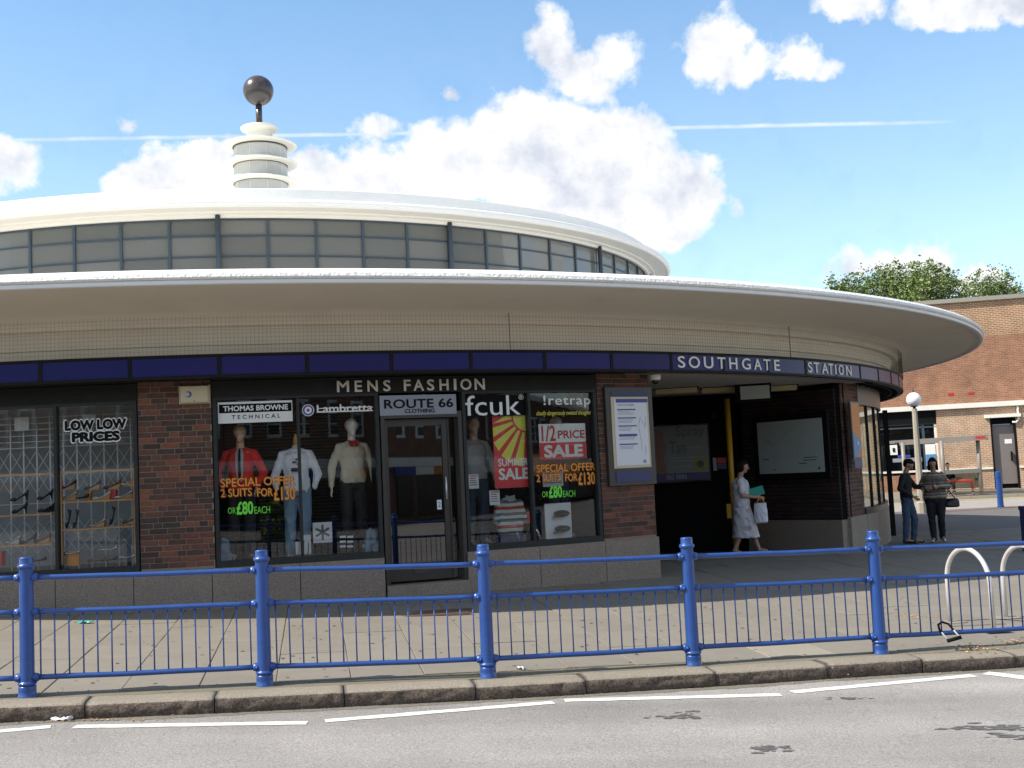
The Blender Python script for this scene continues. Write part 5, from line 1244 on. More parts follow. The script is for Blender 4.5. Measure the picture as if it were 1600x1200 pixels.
# ---- mannequins
DZ = -.965
def mloc(u, R): t_, _ = cyl(u, 760, R); q = P(t_, R, DZ); return Vector((q.x, q.y, DZ)), t_
H = 1.82
p_, t_ = mloc(377, 14.30); J = pose(H, elL=(-.01,.165,.64), wrL=(.06,.12,.53), elR=(-.03,-.175,.64), wrR=(.05,-.125,.53))
m1_ = figure('mannequin', 'mannequin in a red cardigan, grey shirt and black tie in the left clothes window', 'mannequin', p_, -90+t_-4, H, J, 'red_wool', 'trouser_dark', skinm='mannequin', hair=None, face=False, shoes='leather_brown', group=None)
mb = MB(); 
for x_, w_, m_, nm in ((.0, .052, 'cloth_grey', 'shirt'), (.004, .017, 'black', 'tie')):
    mb = MB(); pr = [(.815, .6), (.78, 1), (.70, 1), (.62, .8 if nm == 'shirt' else 1.2), (.575, .5 if nm == 'shirt' else .4)]
    zz_ = [.062, .118, .146, .146, .148]
    for (a_, wa), (b_, wb), xa, xb in zip(pr, pr[1:], zz_, zz_[1:]): mb.face([(xa+x_, -w_*wa, a_*H), (xa+x_, w_*wa, a_*H), (xb+x_, w_*wb, b_*H), (xb+x_, -w_*wb, b_*H)]); mb.face([(xa+x_-.006, -w_*wa, a_*H), (xa+x_-.006, w_*wa, a_*H), (xb+x_-.006, w_*wb, b_*H), (xb+x_-.006, -w_*wb, b_*H)])
    mb.build(nm, m_, m1_, local=True)
p_, t_ = mloc(464, 14.30); J = pose(H, elL=(-.01,.155,.63), wrL=(.02,.13,.53), elR=(-.01,-.155,.63), wrR=(.02,-.15,.53))
m2_ = figure('mannequin', 'headless mannequin in a white jacket, printed white t-shirt and faded jeans', 'mannequin', p_-Vector((0,0,.04)), -90+t_-4, H, J, 'cloth_white', 'denim_pale', skinm='mannequin', head=False, hands=False)
MB().lathe([(.035, .86*H), (.03, .90*H), (.018, .915*H), (.01, .93*H)], n=14).build('neck_knob', 'wood', m2_, local=True)
mb = MB()
for (x_, y_, z_, a_, b_) in ((.148, 0, .665, .07, .022), (.146, -.02, .72, .03, .012), (.144, .02, .74, .028, .01), (.146, .03, .705, .02, .01)): mb.box((x_, y_, z_*H), (.006, a_*2, b_*2*H/1.7))
mb.build('shirt_print', 'ink', m2_, local=True)
for s_ in (-1, 1):
    mb = MB(); 
    for (z0, x0, y0), (z1, x1, y1) in zip([(.80, .10, .035), (.74, .142, .06), (.64, .148, .075), (.55, .155, .10)], [(.74, .142, .06), (.64, .148, .075), (.55, .155, .10), (.50, .15, .13)]): mb.bar((x0, y0*s_, z0*H), (x1, y1*s_, z1*H), .02, .008, up=(1,0,0))
    mb.build('jacket_edge', 'cloth_white', m2_, local=True)
p_, t_ = mloc(552, 14.25); J = pose(H, elL=(-.01,.155,.64), wrL=(.0,.165,.50), elR=(-.01,-.155,.64), wrR=(.0,-.165,.49))
m3_ = figure('mannequin', 'pale mannequin in a cream long sleeved sweater and dark trousers with a belt', 'mannequin', p_+Vector((0,0,.03)), -90+t_+6, H, J, 'cloth_cream', 'trouser_dark', skinm='mannequin_pale', face=False)
mb = MB(); mb.box((.135, 0, .535*H), (.02, .05, .035)); mb.build('belt_buckle', 'leather_silver', m3_, local=True)
for s_ in (-1, 1): mb = MB(); mb.face([(.058, .0, .825*H), (.075, .075*s_, .832*H), (.125, .060*s_, .785*H), (.142, .008*s_, .775*H)]); mb.build('collar', 'red_ink', m3_, local=True)
p_, t_ = mloc(743, 14.15); J = pose(H, elL=(-.01,.15,.64), wrL=(.03,.155,.50), elR=(-.01,-.15,.64), wrR=(.03,-.155,.50))
figure('mannequin', 'mannequin in a grey short sleeved t-shirt and dark jeans left of the summer sale poster', 'mannequin', p_, -90+t_, H, J, 'cloth_grey', 'denim', skinm='mannequin', face=False, sleeve='short', shoes='leather_brown')
p_, t_ = mloc(873, 13.95); J = pose(H)
figure('mannequin', 'mannequin half hidden behind the half price poster', 'mannequin', p_, -90+t_, H, J, 'trouser_dark', 'denim', skinm='mannequin', face=False, sleeve='short', shoes='leather_brown')
# striped polo on a low stand
p_, t_ = mloc(794, 14.42); pz = cyl(794, 838, 14.42)[1]
pol = thing('polo_shirt', 'folded striped polo shirt on display beneath the summer sale poster', 'shirt', (p_.x, p_.y, pz), radians(-90+t_)); mb = MB()
loft(mb, [((0,0,.02), .05, .19), ((0,0,.10), .06, .21), ((0,0,.35), .065, .20), ((0,0,.48), .055, .17), ((0,0,.55), .04, .07)])
cone(mb, (0,-.17,.46), .05, (.02,-.22,.22), .045); cone(mb, (0,.17,.46), .05, (.02,.22,.22), .045); grow(mb, 'shirt_body', 'polo_stripes', pol, .010, 3, folds=.01)
for s_ in (-1, 1): mb = MB(); mb.face([(.04, 0, .56), (.05, .075*s_, .575), (.075, .06*s_, .50), (.08, .004*s_, .48)]); mb.build('collar', 'cloth_grey', pol, local=True)
MB().box((-.02, 0, -.06), (.2, .40, .14)).build('display_block', 'navy', pol, local=True)
# red and blue draped cloth on the right of it, cap board, cards, folded jeans
def flatthing(name, label, cat, box, R, m, part='panel', th=.02):
    ta, tb, zb, zt = cyl_map(*box, R); t2 = thing(name, label, cat, P((ta+tb)/2, R, zb)); MB().arcbox(ta, tb, R-th, R, zb, zt, 3).build(part, m, t2); return t2, (ta, tb, zb, zt)
flatthing('display_cloth', 'red and navy cloth panel low in the window behind the striped polo', 'cloth', (808, 800, 832, 818), 14.33, 'poster_red')
for o_ in []: pass
cb_, (ta, tb, zb, zt) = flatthing('cap_stand', 'pale display board holding two dark caps in the right window', 'display board', (852, 786, 893, 841), 14.50, 'paper', 'board')
for k, zc in enumerate((.70, .27)):
    mb = MB(); c_ = P((ta+tb)/2+.1, 14.56, lerp(zb, zt, zc)); mb.ball(c_, (.115, .07, .05), 16, 8); mb.bar(c_+Vector((-.13,-.03,-.045)), c_+Vector((.03,-.05,-.03)), .09, .012); mb.build('cap', 'leather_black' if k else 'black', cb_)
pc_, (ta, tb, zb, zt) = flatthing('star_card', 'white display card with a grey six armed star in the left clothes window', 'display card', (489, 816, 519, 848), 14.50, 'paper', 'card', .01)
cc_ = P((ta+tb)/2, 14.503, lerp(zb, zt, .52)); sv = Vector((cos(radians(ta)), sin(radians(ta)), 0))
for i in range(3):
    a = radians(30+i*60+(0)); dd_ = sv*cos(a)+Vector((0,0,sin(a))); MB().bar(cc_-dd_*.10, cc_+dd_*.10, .028, .004, up=(-sin(radians(ta))*-1, -cos(radians(ta)), 0)).build('star_arm', 'ink_grey', pc_)
wb_, (ta, tb, zb, zt) = flatthing('white_rack', 'small white stand of boxed ties left of the star card', 'display stand', (462, 846, 486, 866), 14.55, 'paper', 'box', .06)
for i in range(3): MB().bar(P(lerp(ta, tb, .2+.3*i), 14.553, zb), P(lerp(ta, tb, .25+.3*i), 14.553, zt+.04-.03*i), .012, .004).build('tie', 'ink_grey', wb_)
MB().arcbox(ta+(tb-ta)*.35, tb, 14.50, 14.54, zt, zt+.08, 1).build('box', 'paper', wb_)
for i, y in enumerate((838, 846.5, 855)):
    for j, x in enumerate((531, 542)):
        pass
bc_, bb_ = flatthing('price_list', 'small black card with three rows of white print right of the star card', 'price card', (529, 834, 556, 858), 14.52, 'black', 'card', .006)
for i, y in enumerate((837, 844.5, 852)):
    for x in (531, 542.5): wall_thing((x, y, x+9.5, y+3.4), 14.523, .001, 'print_block', 'paper', bc_)
def bundle(u, v, R, m, label, w=.16, h=.30):
    t_, z_ = cyl(u, v, R); t2 = thing('folded_jeans', label, 'jeans', P(t_, R, DZ), radians(t_)); mb = MB()
    cone(mb, (-w*.3, 0, .03), .05, (-w*.15, 0, h), .035, 12); cone(mb, (w*.3, 0, .03), .05, (w*.1, .01, h*.9), .04, 12); cone(mb, (-w*.3,0,h*.6), .045, (w*.4,0,h*.3), .045, 12)
    grow(mb, 'denim_bundle', m, t2, .012, 2, folds=.02, fs=13)
bundle(351, 850, 14.5, 'denim_pale', 'pale jeans bundled in the left corner of the left clothes window')
bundle(581, 838, 14.5, 'denim_pale', 'pale jeans bundled in the right corner of the left clothes window', .2, .32)
# ---- shoes
def shoe_parts(kind, m, heel):
    mb = MB(); L = .235; n = 14; hh = {'pump': .085, 'wedge': .07, 'flat': .018}[kind]
    for i in range(n+1):
        s = i/n; x = -L/2+L*s; b = hh*max(0, (s-.32)/.68)**.8 if s > .32 else 0; w = .036*sin(min(1, s*3.2+.12)*pi/2)*(1-.35*max(0, s-.35)); 
        if s > .92: w *= .8
        top_ = b+(.035+.012*sin(s*6) if s < .35 else (.022 if s < .7 else .022+.035*(s-.7)/.3)); k = .25 if s < .03 else 1
        for a in range(8): an = 2*pi*a/8; mb.v.append((x, w*k*cos(an), (b+top_)/2+(top_-b)/2*sin(an)*k))
    for i in range(n):
        for a in range(8): mb.f.append((i*8+a, i*8+(a+1) % 8, i*8+8+(a+1) % 8, i*8+8+a)); mb.sm.append(True)
    mb.f.append(tuple(range(8))); mb.f.append(tuple(n*8+a for a in range(8))); mb.sm += [True, True]
    h = MB()
    if kind == 'pump': h.tube([(L*.44, 0, 0), (L*.43, 0, .03), (L*.40, 0, hh*.98)], [.008, .009, .022], 8)
    if kind == 'wedge': h.prism([(-L*.2, -.002), (L*.44, -.002), (L*.48, hh*.98), (L*.2, hh*.6), (-L*.2, .004)], -.028, .028, lambda x, y, q: (x, q, y))
    return mb.mesh('upper', m), (h.mesh('heel', heel) if h.v else None)
SH = {}
def shoe(u, v, R, kind, m, heel, label, turn=0, tip=0):
    k = (kind, m, heel)
    if k not in SH: SH[k] = shoe_parts(*k)
    t_, z_ = cyl(u, v, R); t2 = thing('display_shoe', label, 'shoe', P(t_, R, z_), radians(t_+turn), group='shoes on show in the shoe shop window'); t2.rotation_euler = (0, radians(tip), radians(t_+turn))
    for nm, me in zip(('upper', 'heel'), SH[k]):
        if me: o = bpy.data.objects.new(nm, me); COL.objects.link(o); o.parent = t2
    return t2
RS = 14.52
sh_list = [(105.5,764.5,'wedge','leather_black','cork','black wedge shoe with cork heel at the left end of the upper right shelf row'),
 (108,781,'wedge','leather_silver','cork','silver wedge shoe directly under the black one at the left end of the right shelf'),
 (144.5,765,'wedge','leather_black','cork','black strappy wedge raised on the orange block'),
 (125,780,'flat','leather_black','black','black flat shoe low on the shelf, left of the orange block'),
 (158.5,781,'wedge','leather_white','cork','white wedge sandal between the orange block and the red box'),
 (175,764,'wedge','leather_black','cork','black wedge standing on the red box'),
 (201,759,'wedge','leather_silver','cork','silver wedge at the top right corner of the shelf unit'),
 (193,779,'wedge','leather_silver','cork','silver wedge on the shelf right of the red box'),
 (152,823,'wedge','leather_silver','cork','silver wedge in the middle of the middle right shelf'),
 (204,818,'wedge','leather_brown','cork','brown wedge at the right end of the middle right shelf'),
 (30,783,'pump','leather_black','black','dark pump raised in front of the left pane, left of centre'),
 (30,802,'pump','leather_black','black','black patent pump on the left shelf under the raised dark pump'),
 (70,781,'pump','leather_black','black','black strappy pump raised beside the window mullion'),
 (72,800,'wedge','leather_black','black','black wedge on the left shelf beside the window mullion'),
 (20,850,'wedge','leather_silver','leather_silver','silver court shoe on the lowest left shelf'),
 (43,850,'pump','leather_black','black','black court shoe between the silver and brown ones on the lowest left shelf'),
 (66,848,'wedge','leather_brown','cork','brown and cork wedge at the right of the lowest left shelf'),
 (169,861,'flat','leather_silver','black','silver flat sandal on the clear stand near the window floor'),
 (150,878,'flat','leather_brown','black','brown flat shoe on the window floor below the clear stand'),
 (170,877,'flat','leather_black','black','black flat shoe on the window floor below the clear stand'),
 (198,873,'flat','leather_silver','black','silver flat sandal at the right end of the window floor'),
 (58,878,'flat','leather_black','black','black flat shoe on the window floor under the left shelf'),
 (112,867,'flat','leather_silver','black','silver flat shoe on top of the orange shoe box')]
for (u, v, k, m, h, lb) in sh_list: shoe(u, v, RS, k, m, h, lb, turn=random.uniform(-14, 10))
for (u, v, lb) in ((110, 824, 'black shoe standing on its toe at the left of the middle right shelf'), (122, 824, 'glossy black shoe standing on its toe, second from the left on the middle right shelf'), (179, 819, 'black shoe standing on its toe right of centre on the middle right shelf')):
    s_ = shoe(u, v-12, RS, 'flat', 'leather_black', 'black', lb); s_.rotation_euler = (0, radians(-72), s_.rotation_euler.z+radians(10))
su = thing('shelf_unit', 'open wooden shelf unit holding shoes behind the shoe shop glass', 'shelves', P(0, 14.5, DZ))
def shelf(u0, v0, u1, v1, th=.018, d=.16, nm='shelf'):
    ta, za = cyl(u0, v0, 14.58); tb, zb = cyl(u1, v1, 14.58); a_, b_ = P(ta, 14.52, za), P(tb, 14.52, zb); MB().bar(a_, b_, d, th).build(nm, 'wood', su)
shelf(-60, 745, 81, 740.5, .022, .05, 'rail'); shelf(87, 738.5, 213, 733, .022, .05, 'rail')
shelf(-60, 809.5, 82, 803); shelf(-60, 857, 82, 850); shelf(89, 786, 212, 780); shelf(90, 829, 213, 822)
for (u, v0, v1, nm) in ((212, 733, 879, 'upright'), (96.5, 745, 880, 'upright')):
    t_, z0 = cyl(u, v1, 14.58); z1 = cyl(u, v0, 14.58)[1]; MB().box(P(t_, 14.56, (z0+z1)/2), (.022, .05, z1-z0), radians(t_)).build(nm, 'wood', su)
for i, (v0, v1) in enumerate(((739, 742), (755, 759), (787, 790), (802, 806), (831, 834), (850, 854))):
    t_, z0 = cyl(91, v1, 14.5); z1 = cyl(91, v0, 14.5)[1]; MB().box(P(t_, 14.47, (z0+z1)/2), (.10, .03, z1-z0), radians(t_)).build('rung', 'wood', su)
def blk(u0, v0, u1, v1, m, name, label, cat='box', R=14.50, d=.1):
    ta, tb, zb, zt = cyl_map(u0, v0, u1, v1, R); t2 = thing(name, label, cat, P((ta+tb)/2, R, zb)); MB().arcbox(ta, tb, R-d, R, zb, zt, 1).build('box_body', m, t2)
    MB().arcbox(ta-.02, tb+.02, R-d, R+.003, zt-.025, zt, 1).build('lid', m, t2)
blk(136, 768, 141, 782, 'vinyl_orange', 'display_block', 'slim orange block under the black strappy wedge'); blk(172, 766, 181, 780.5, 'poster_red', 'display_block', 'red box under a black wedge on the upper right shelf')
blk(103, 861, 123, 884, 'vinyl_orange', 'shoe_box', 'orange shoe box on the window floor'); blk(-6, 862, 3, 884, 'poster_red', 'shoe_box', 'red shoe box cut off by the left edge of the picture')
for i, (b, lb) in enumerate((((22.5, 652, 45, 673), 'blank white paper hanging in the left pane of the shoe shop window'), ((129, 647, 149.5, 661), 'blank white paper hanging behind the LOW LOW PRICES lettering'))):
    t2, (ta, tb, zb, zt) = flatthing('hanging_paper', lb, 'paper', b, 14.2, 'paper', 'paper', .003)
    MB().tube([P((ta+tb)/2, 14.2, zt), P((ta+tb)/2, 14.2, 1.25)], .003, 5).build('string', 'ink_grey', t2)
# folding security grille
gr = thing('security_grille', 'grey folding lattice security grille behind the shoe display', 'security grille', P(0, 14.05, DZ)); RGm = 14.05
t = -9.0; ts = []
while t < 5.75: ts.append(t); t += .72
for t in ts: MB().tube([P(t, RGm, DZ), P(t, RGm, 1.10)], .0105, 6, smooth=True).build('upright_bar', 'grille', gr)
lat = MB()
for band_ in ((.62, .34), (.34, .06), (-.30, -.52), (-.52, -.74)):
    z1_, z0_ = band_
    for a, b in zip(ts, ts[1:]):
        lat.bar(P(a, RGm+.012, z0_), P(b, RGm+.012, z1_), .016, .004); lat.bar(P(a, RGm+.017, z1_), P(b, RGm+.017, z0_), .016, .004)
lat.build('lattice', 'grille', gr, kind='stuff')
wm_ = MB()
for z in (1.06, .98, .90, .82, .74, .66, .30, -.08): wm_.tube([P(t, RGm+.01, z) for t in frange(-9, 5.7, 1)], .0045, 5)
wm_.build('grid_wire', 'grille', gr, kind='stuff')

# ============================================================ FAR SIDE
fl = Vector((14.0, 48.9, 0)); frr = Vector((34.0, 44.5, 0)); fb = thing('brick_building', 'long flat topped red brick building with a pale stone band behind the bus shelter', 'building', (15.5, 48.5, -1.45))
fd = (frr-fl); fL = fd.length; fd.normalize(); fn = Vector((fd.y, -fd.x, 0)); fang = atan2(fd.y, fd.x)
def fat(u, v):                                # point of the facade plane in this direction of the picture
    r = ray(u, v); k = fl.dot(fn)/r.dot(fn); return r*k
fb.location = (fl.x, fl.y, -1.5); fb.rotation_euler = (0, 0, fang)
def fx(u, v): q = fat(u, v)-Vector(fb.location); return q.x*fd.x+q.y*fd.y, q.z
def fbox(x0, x1, y0, y1, z0, z1, name, m, parent=None, **k): return MB().box(((x0+x1)/2, (y0+y1)/2, (z0+z1)/2), (x1-x0, y1-y0, z1-z0)).build(name, m, parent or fb, local=True, **k)
zband1, zband0 = fx(1540, 628.5)[1], fx(1540, 636)[1]; ztop = fx(1590, 466)[1]; zcop = fx(1590, 459.5)[1]; zl = fx(1560, 523)[1]
X0, X1 = -14, 20
fbox(X0, X1, 0, 8, zl, ztop, 'parapet_wall', 'far_brick_top'); fbox(X0, X1, 0, 8, zband1, zl-.002, 'upper_wall', 'far_brick_red')
wx0, wx1 = fx(1386, 690)[0]-1.5, fx(1466, 690)[0]; wz1 = fx(1430, 653)[1]; wz0 = fx(1430, 742)[1]; dx0, dx1 = fx(1550, 700)[0], fx(1590, 700)[0]; dz1 = fx(1570, 652)[1]
fbox(X0, wx0, .0, 8, -.3, zband0-.001, 'lower_wall', 'far_brick_low'); fbox(wx1, dx0, 0, 8, -.3, zband0-.001, 'lower_wall', 'far_brick_low'); fbox(dx1, X1, 0, 8, -.3, zband0-.001, 'lower_wall', 'far_brick_low')
fbox(wx0+.001, wx1-.001, .0, 8, -.3, wz0, 'lower_wall', 'far_brick_red'); fbox(dx0+.001, dx1-.001, .0, 8, dz1, zband0-.002, 'lower_wall', 'far_brick_low')
fbox(X0, X1, -.14, 7.9, zband0, zband1-.001, 'stone_band', 'stone_band'); fbox(X0, X1, -.12, 8.1, ztop+.001, zcop, 'coping', 'coping')
zs0, zs1 = fx(1590, 733.5)[1], fx(1590, 731)[1]
for a, b in ((X0, dx0-.02), (dx1+.02, X1)): fbox(a, b, -.05, .05, fx(1500, 735)[1], fx(1500, 733)[1]+.03, 'string_course', 'stone_band')
fbox(wx0, wx1, .5, .6, wz0, wz1+.2, 'shop_back', 'interior_grey'); fw = fbox(wx0, wx1, .1, .16, fx(1430, 664)[1], fx(1430, 650)[1], 'shop_blind_box', 'shutter_grey')
fbox(wx0, wx1, .05, .35, wz1+.0, zband0-.003, 'shop_head', 'black')
fwin = fbox(wx0, wx1, .18, .19, wz0+.001, wz1-.001, 'shop_glass', 'glass_far', label='shop window of the far brick building')
for x in (wx1-.06, wx1-.55, wx0+1.2): fbox(x-.05, x+.05, .12, .24, wz0, wz1, 'window_bar', 'stone_band' if x > wx1-.1 else 'steel_blue')
fbox(wx0, wx1, .12, .25, fx(1430, 668)[1]-.03, fx(1430, 668)[1]+.03, 'window_bar', 'steel_blue')
a0, z0 = fx(1391, 711)[0], fx(1391, 711)[1]; a1, z1 = fx(1402, 695)
fbox(a0, a1, .10, .12, z0, z1, 'white_notice', 'sign_white'); fbox(a0+.12, a1-.1, .08, .098, lerp(z0, z1, .3), lerp(z0, z1, .7), 'notice_print', 'ink')
for i in range(9): x = lerp(fx(1404, 700)[0], fx(1436, 700)[0], i/9); fbox(x, x+.06+.03*(i % 3), .22+.0, .3, fx(1415, 711)[1], fx(1415, 697)[1], 'goods', ('black', 'cloth_grey', 'shutter_grey')[i % 3])
fbox(fx(1402, 700)[0], fx(1422, 700)[0], .09, .13, fx(1410, 715)[1], fx(1410, 711)[1], 'blue_strip', 'tube_blue'); fbox(fx(1394, 700)[0], fx(1440, 700)[0], .10, .14, fx(1410, 722)[1], fx(1410, 716)[1], 'window_board', 'sign_grey')
a0, a1 = fx(1446, 700)[0], fx(1462, 700)[0]; fbox(a0, a1, .10, .12, fx(1450, 728)[1], fx(1450, 694)[1], 'window_poster', 'sign_white'); fbox(a0, a1, .085, .10, fx(1450, 728)[1], fx(1450, 710)[1], 'poster_blue_field', 'sky_blue')
fbox(fx(1431, 700)[0], fx(1437, 700)[0], .10, .12, fx(1434, 710)[1], fx(1434, 697)[1], 'yellow_disc', 'poster_yellow'); fbox(fx(1394, 680)[0], fx(1412, 680)[0], .24, .28, fx(1400, 677)[1], fx(1400, 670)[1], 'warm_sign', 'poster_orange')
dd_ = fbox(dx0+.05, dx1-.05, .14, .2, fx(1570, 756)[1], fx(1570, 664)[1], 'steel_door', 'grey_door'); fbox(dx0, dx0+.07, -.01, .16, -.0, dz1-.01, 'door_frame', 'black'); fbox(dx1-.07, dx1, -.01, .16, 0, dz1-.01, 'door_frame', 'black')
fbox(dx0, dx1, .2, .4, 0, dz1, 'door_recess', 'black'); fbox(dx0-.2, dx1+.2, -.16, .1, dz1, dz1+.13, 'door_lintel', 'stone_band'); fbox(dx0+.1, dx1-.2, .08, .139, fx(1570, 664)[1], fx(1570, 662.5)[1]+.01, 'door_rail', 'sign_grey')
fbox(dx1-.26, dx1-.2, .05, .135, fx(1570, 720)[1], fx(1570, 706)[1], 'door_handle', 'black'); a0 = fx(1575, 690)[0]; fbox(a0-.1, a0+.18, .13, .139, fx(1575, 693)[1], fx(1575, 686)[1], 'door_sticker', 'sign_white')
for (u, v) in ((1486, 616), (1517.5, 614.5), (1528, 748), (1498, 748)): a_, z_ = fx(u, v); fbox(a_-.11, a_+.11, -.012, .05, z_-.05, z_+.05, 'air_brick', 'red_ink' if v < 650 else 'ink_grey')
a_, z_ = fx(1591, 655); MB().tube([(a_, -.06, fx(1591, 633)[1]), (a_, -.06, z_), (a_-.1, -.08, z_-.12), (a_-.25, -.08, z_-.1)], .04, 8).build('overflow_pipe', 'stone_band', fb, local=True)
# second low block, seen left of the glazed corner, is the same wall
# bus shelter
s0, s1 = at(1405, 692, 45.6), at(1544, 683, 44.4); bs = thing('bus_shelter', 'grey bus shelter with a thin flat roof in front of the far brick wall', 'bus shelter', (s0.x, 45.2, gz(s0.x, 45.2)+.13))
gzz = bs.location.z; MB().bar(s0, s1, .25, .20).bar(s0+Vector((0,1.3,.05)), s1+Vector((0,1.3,.05)), .12, .12).build('roof_beam', 'shelter_grey', bs); MB().bar(s0+Vector((.1,.65,.0)), s1+Vector((-.1,.65,.0)), 1.2, .04).build('roof_sheet', 'glass_far', bs)
MB().bar(s1+Vector((-.55,-.13,.0)), s1+Vector((-.15,-.13,0)), .02, .10).build('red_route_tile', 'red_bench', bs); MB().bar(s0+Vector((.35,-.14,.05)), s0+Vector((.62,-.14,.05)), .02, .10).build('red_route_tile', 'red_bench', bs)
for u in (1437+36, 1530, 1412): q_ = at(u, 690, 44.6); MB().tube([(q_.x, 44.75, gzz), (q_.x, 44.75, s1.z-.05)], .075, 10).build('shelter_post', 'shelter_grey', bs)
pa, pb = at(1477, 738, 44.7), at(1532, 735, 44.7); MB().bar(pa, pb, .05, .16).build('shelter_rail', 'shelter_grey', bs); pa, pb = at(1440, 766, 44.7), at(1640, 764, 44.7); MB().bar(pa, pb, .04, .05).build('low_rail', 'shelter_grey', bs)
pa = at(1488, 766, 44.9); MB().box(((pa.x+at(1532, 766, 44.9).x)/2, 45.0, (pa.z+at(1505, 737, 44.9).z)/2), (1.1, .02, .6)).build('shelter_panel', 'glass_far', bs)
b0_, b1_ = at(1484, 751.5, 44.9), at(1519, 750.5, 44.9); MB().tube([b0_, b1_, (b1_.x, b1_.y, b1_.z-.45)], .05, 10).build('seat_rail', 'red_bench', bs); MB().tube([(b1_.x, b1_.y, b1_.z-.6), (b1_.x, b1_.y, b1_.z-.48)], .055, 8).build('seat_foot', 'ink_grey', bs)
# trees beyond
def tree(u, v, Y, rad, lobes, seed, label, leaf=.18, n=5200):
    n = int(n*1.25)
    rnd = random.Random(seed); c = at(u, v, Y); root = thing('tree', label, 'tree', (c.x, Y, -1.6), group='trees beyond the far brick building')
    tr = MB(); base = Vector((c.x, Y, -1.6)); top_ = Vector((c.x, Y, c.z+1)); tr.tube([base, base.lerp(top_, .4)+Vector((.1,0,0)), base.lerp(top_, .75), top_], [.32, .24, .14, .05], 8)
    tips = []
    for (du, dv, r) in lobes:
        e = at(u+du, v+dv, Y+rnd.uniform(-1.5, 1.5)); tips.append((e, r)); s_ = base.lerp(top_, rnd.uniform(.55, .8)); m_ = s_.lerp(e, .5)+Vector((0, 0, rnd.uniform(-.3, .3))); tr.tube([s_, m_, e], [.09, .06, .02], 6)
        for _ in range(4):
            q = e+Vector((rnd.gauss(0, r*.6), rnd.gauss(0, r*.6), rnd.gauss(0, r*.5))); tr.tube([m_.lerp(e, .6), q], [.03, .01], 4)
    tr.build('trunk', 'bark', root)
    lf = MB(); tot = sum(r*r for _, r in tips)
    for (e, r) in tips:
        cl = []
        for _ in range(int(12+r*11)):
            d = Vector((rnd.gauss(0,1), rnd.gauss(0,1), rnd.gauss(0,.9))).normalized()*r*rnd.uniform(.35, 1.3); cl.append((e+d, rnd.uniform(.11, .30)*min(1.3, r)))
        for _ in range(int(n*r*r/tot)):
            q, cr_ = rnd.choice(cl); p_ = q+Vector((rnd.gauss(0,cr_), rnd.gauss(0,cr_), rnd.gauss(0,cr_*.8))); s_ = leaf*rnd.uniform(.5, 1.2)
            a = Vector((rnd.gauss(0,1), rnd.gauss(0,1), rnd.gauss(0,.6))).normalized(); b = a.cross(Vector((rnd.gauss(0,1), rnd.gauss(0,1), rnd.gauss(0,1)))).normalized()
            lf.face([p_-a*s_*.5, p_+b*s_*.28, p_+a*s_*.5, p_-b*s_*.28])
    lf.build('crown', 'leaf', root)
tree(1318, 462, 66, 2, [(-18,-14,.55),(-5,-6,.8),(14,-16,.6),(8,4,1.0),(-22,4,.6),(22,2,.8)], 1, 'low leafy tree top just above the canopy edge, leftmost of the trees', n=2600)
tree(1385, 452, 64, 3, [(0,-28,.75),(-22,-14,.7),(8,-12,1.0),(20,-8,.9),(-8,2,1.1),(-28,2,.8),(26,10,1.0),(2,18,1.2),(-30,20,1.0),(30,24,1.1)], 2, 'tall spiky topped green tree left of the biggest crown', n=5200)
tree(1448, 455, 62, 3, [(14,-36,.45),(-8,-22,.9),(10,-20,.8),(28,-24,.6),(-26,-10,.8),(2,-4,1.1),(30,-4,.9),(-14,12,1.1),(44,-12,.5),(38,12,.8),(14,20,1.2),(-34,14,.9),(50,8,.5),(-20,34,1.1)], 3, 'broadest tree with open crown rising behind the canopy tip', n=6800)
tree(1548, 462, 70, 3, [(-22,-18,.8),(-34,0,.7),(14,-20,.9),(28,-10,.8),(-10,-2,1.0),(16,2,1.2),(38,-8,.4),(40,4,.5),(-30,14,.9),(0,20,1.2)], 4, 'rounded tree above the far brick building at the right', n=5200)
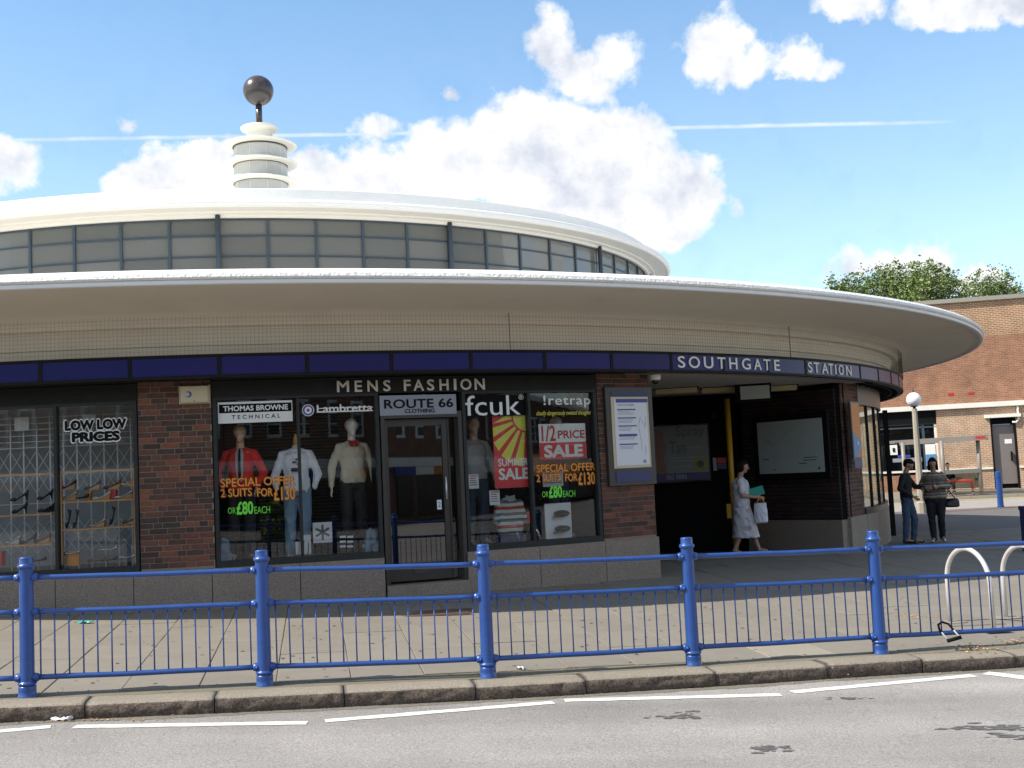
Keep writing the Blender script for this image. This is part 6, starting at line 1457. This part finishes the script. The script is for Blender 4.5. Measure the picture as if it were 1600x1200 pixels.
# ============================================================ THE OTHER SIDE OF THE ROAD (seen in the glass)
ob = thing('opposite_parade', 'brick parade with white sash windows across the road, seen in the glass', 'building', (0, -26, -2.3))
MB().box((20, -4, 3.9), (170, 8, 7.8)).build('wall', 'opp_brick', ob, local=True); MB().box((20, -3.95, 8.0), (170.6, 8.5, .4)).build('cornice', 'stone_band', ob, local=True); MB().box((20, .06, 3.3), (170.1, .3, .5)).build('stone_band', 'stone_band', ob, local=True)
wm_ = MB().box((0, 0, 0), (1.5, .1, 1.9)).mesh('window', 'sign_white'); p0 = MB()
for a in (-.36, .36):
    for b in (-.62, 0, .62): p0.box((a, .055, b*.9), (.56, .02, .48))
pm_ = p0.mesh('pane', 'black_gloss'); sf_ = MB().box((0, 0, 0), (3.0, .12, 2.6)).mesh('shopfront', 'black_gloss'); sg_ = [MB().box((0, 0, 0), (3.3, .12, .45)).mesh('shop_fascia', c_) for c_ in ('tube_blue', 'stone_band', 'poster_orange', 'green_glass')]
for i in range(46):
    x = -62+3.6*i
    w0 = bpy.data.objects.new('window', wm_); COL.objects.link(w0); w0.parent = ob; w0.location = (x, .03, 5.6); q_ = bpy.data.objects.new('pane', pm_); COL.objects.link(q_); q_.parent = w0
    for me_, z_, y_ in ((sf_, 1.6, .05), (sg_[i % 4], 2.8, .12)): q_ = bpy.data.objects.new(me_.name.split('.')[0], me_); COL.objects.link(q_); q_.parent = ob; q_.location = (x, y_, z_)
def hedge(x, y, z0, r, seed, which):
    rnd = random.Random(seed); t_ = thing('shrub', which+' of the three round green shrubs across the road, seen in the shop glass', 'shrub', (x, y, z0), group='shrubs across the road'); lf = MB()
    for _ in range(1500):
        d = Vector((rnd.gauss(0,1), rnd.gauss(0,1), rnd.gauss(0,1))).normalized()*r*rnd.uniform(.7, 1.05); d.z = abs(d.z)*1.2; a = Vector((rnd.gauss(0,1), rnd.gauss(0,1), rnd.gauss(0,1))).normalized()*.16; b = a.cross(Vector((rnd.gauss(0,1), 1, rnd.gauss(0,1)))).normalized()*.08
        lf.face([d-a, d+b, d+a, d-b])
    lf.build('foliage', 'leaf', t_, local=True); MB().tube([(0,0,0), (0,0,r)], .06, 6).build('stem', 'bark', t_, local=True)
hedge(-3, -14, -2.2, 1.1, 5, 'smallest'); hedge(3.5, -15, -2.2, 1.4, 6, 'largest'); hedge(-9, -15, -2.2, 1.3, 7, 'leftmost')

# render
scn.render.engine = 'CYCLES'; scn.cycles.max_bounces = 8; scn.cycles.diffuse_bounces = 4; scn.cycles.transparent_max_bounces = 16; scn.cycles.glossy_bounces = 4; scn.cycles.caustics_reflective = False; scn.cycles.caustics_refractive = False
bpy.data.scenes.remove(TMP)
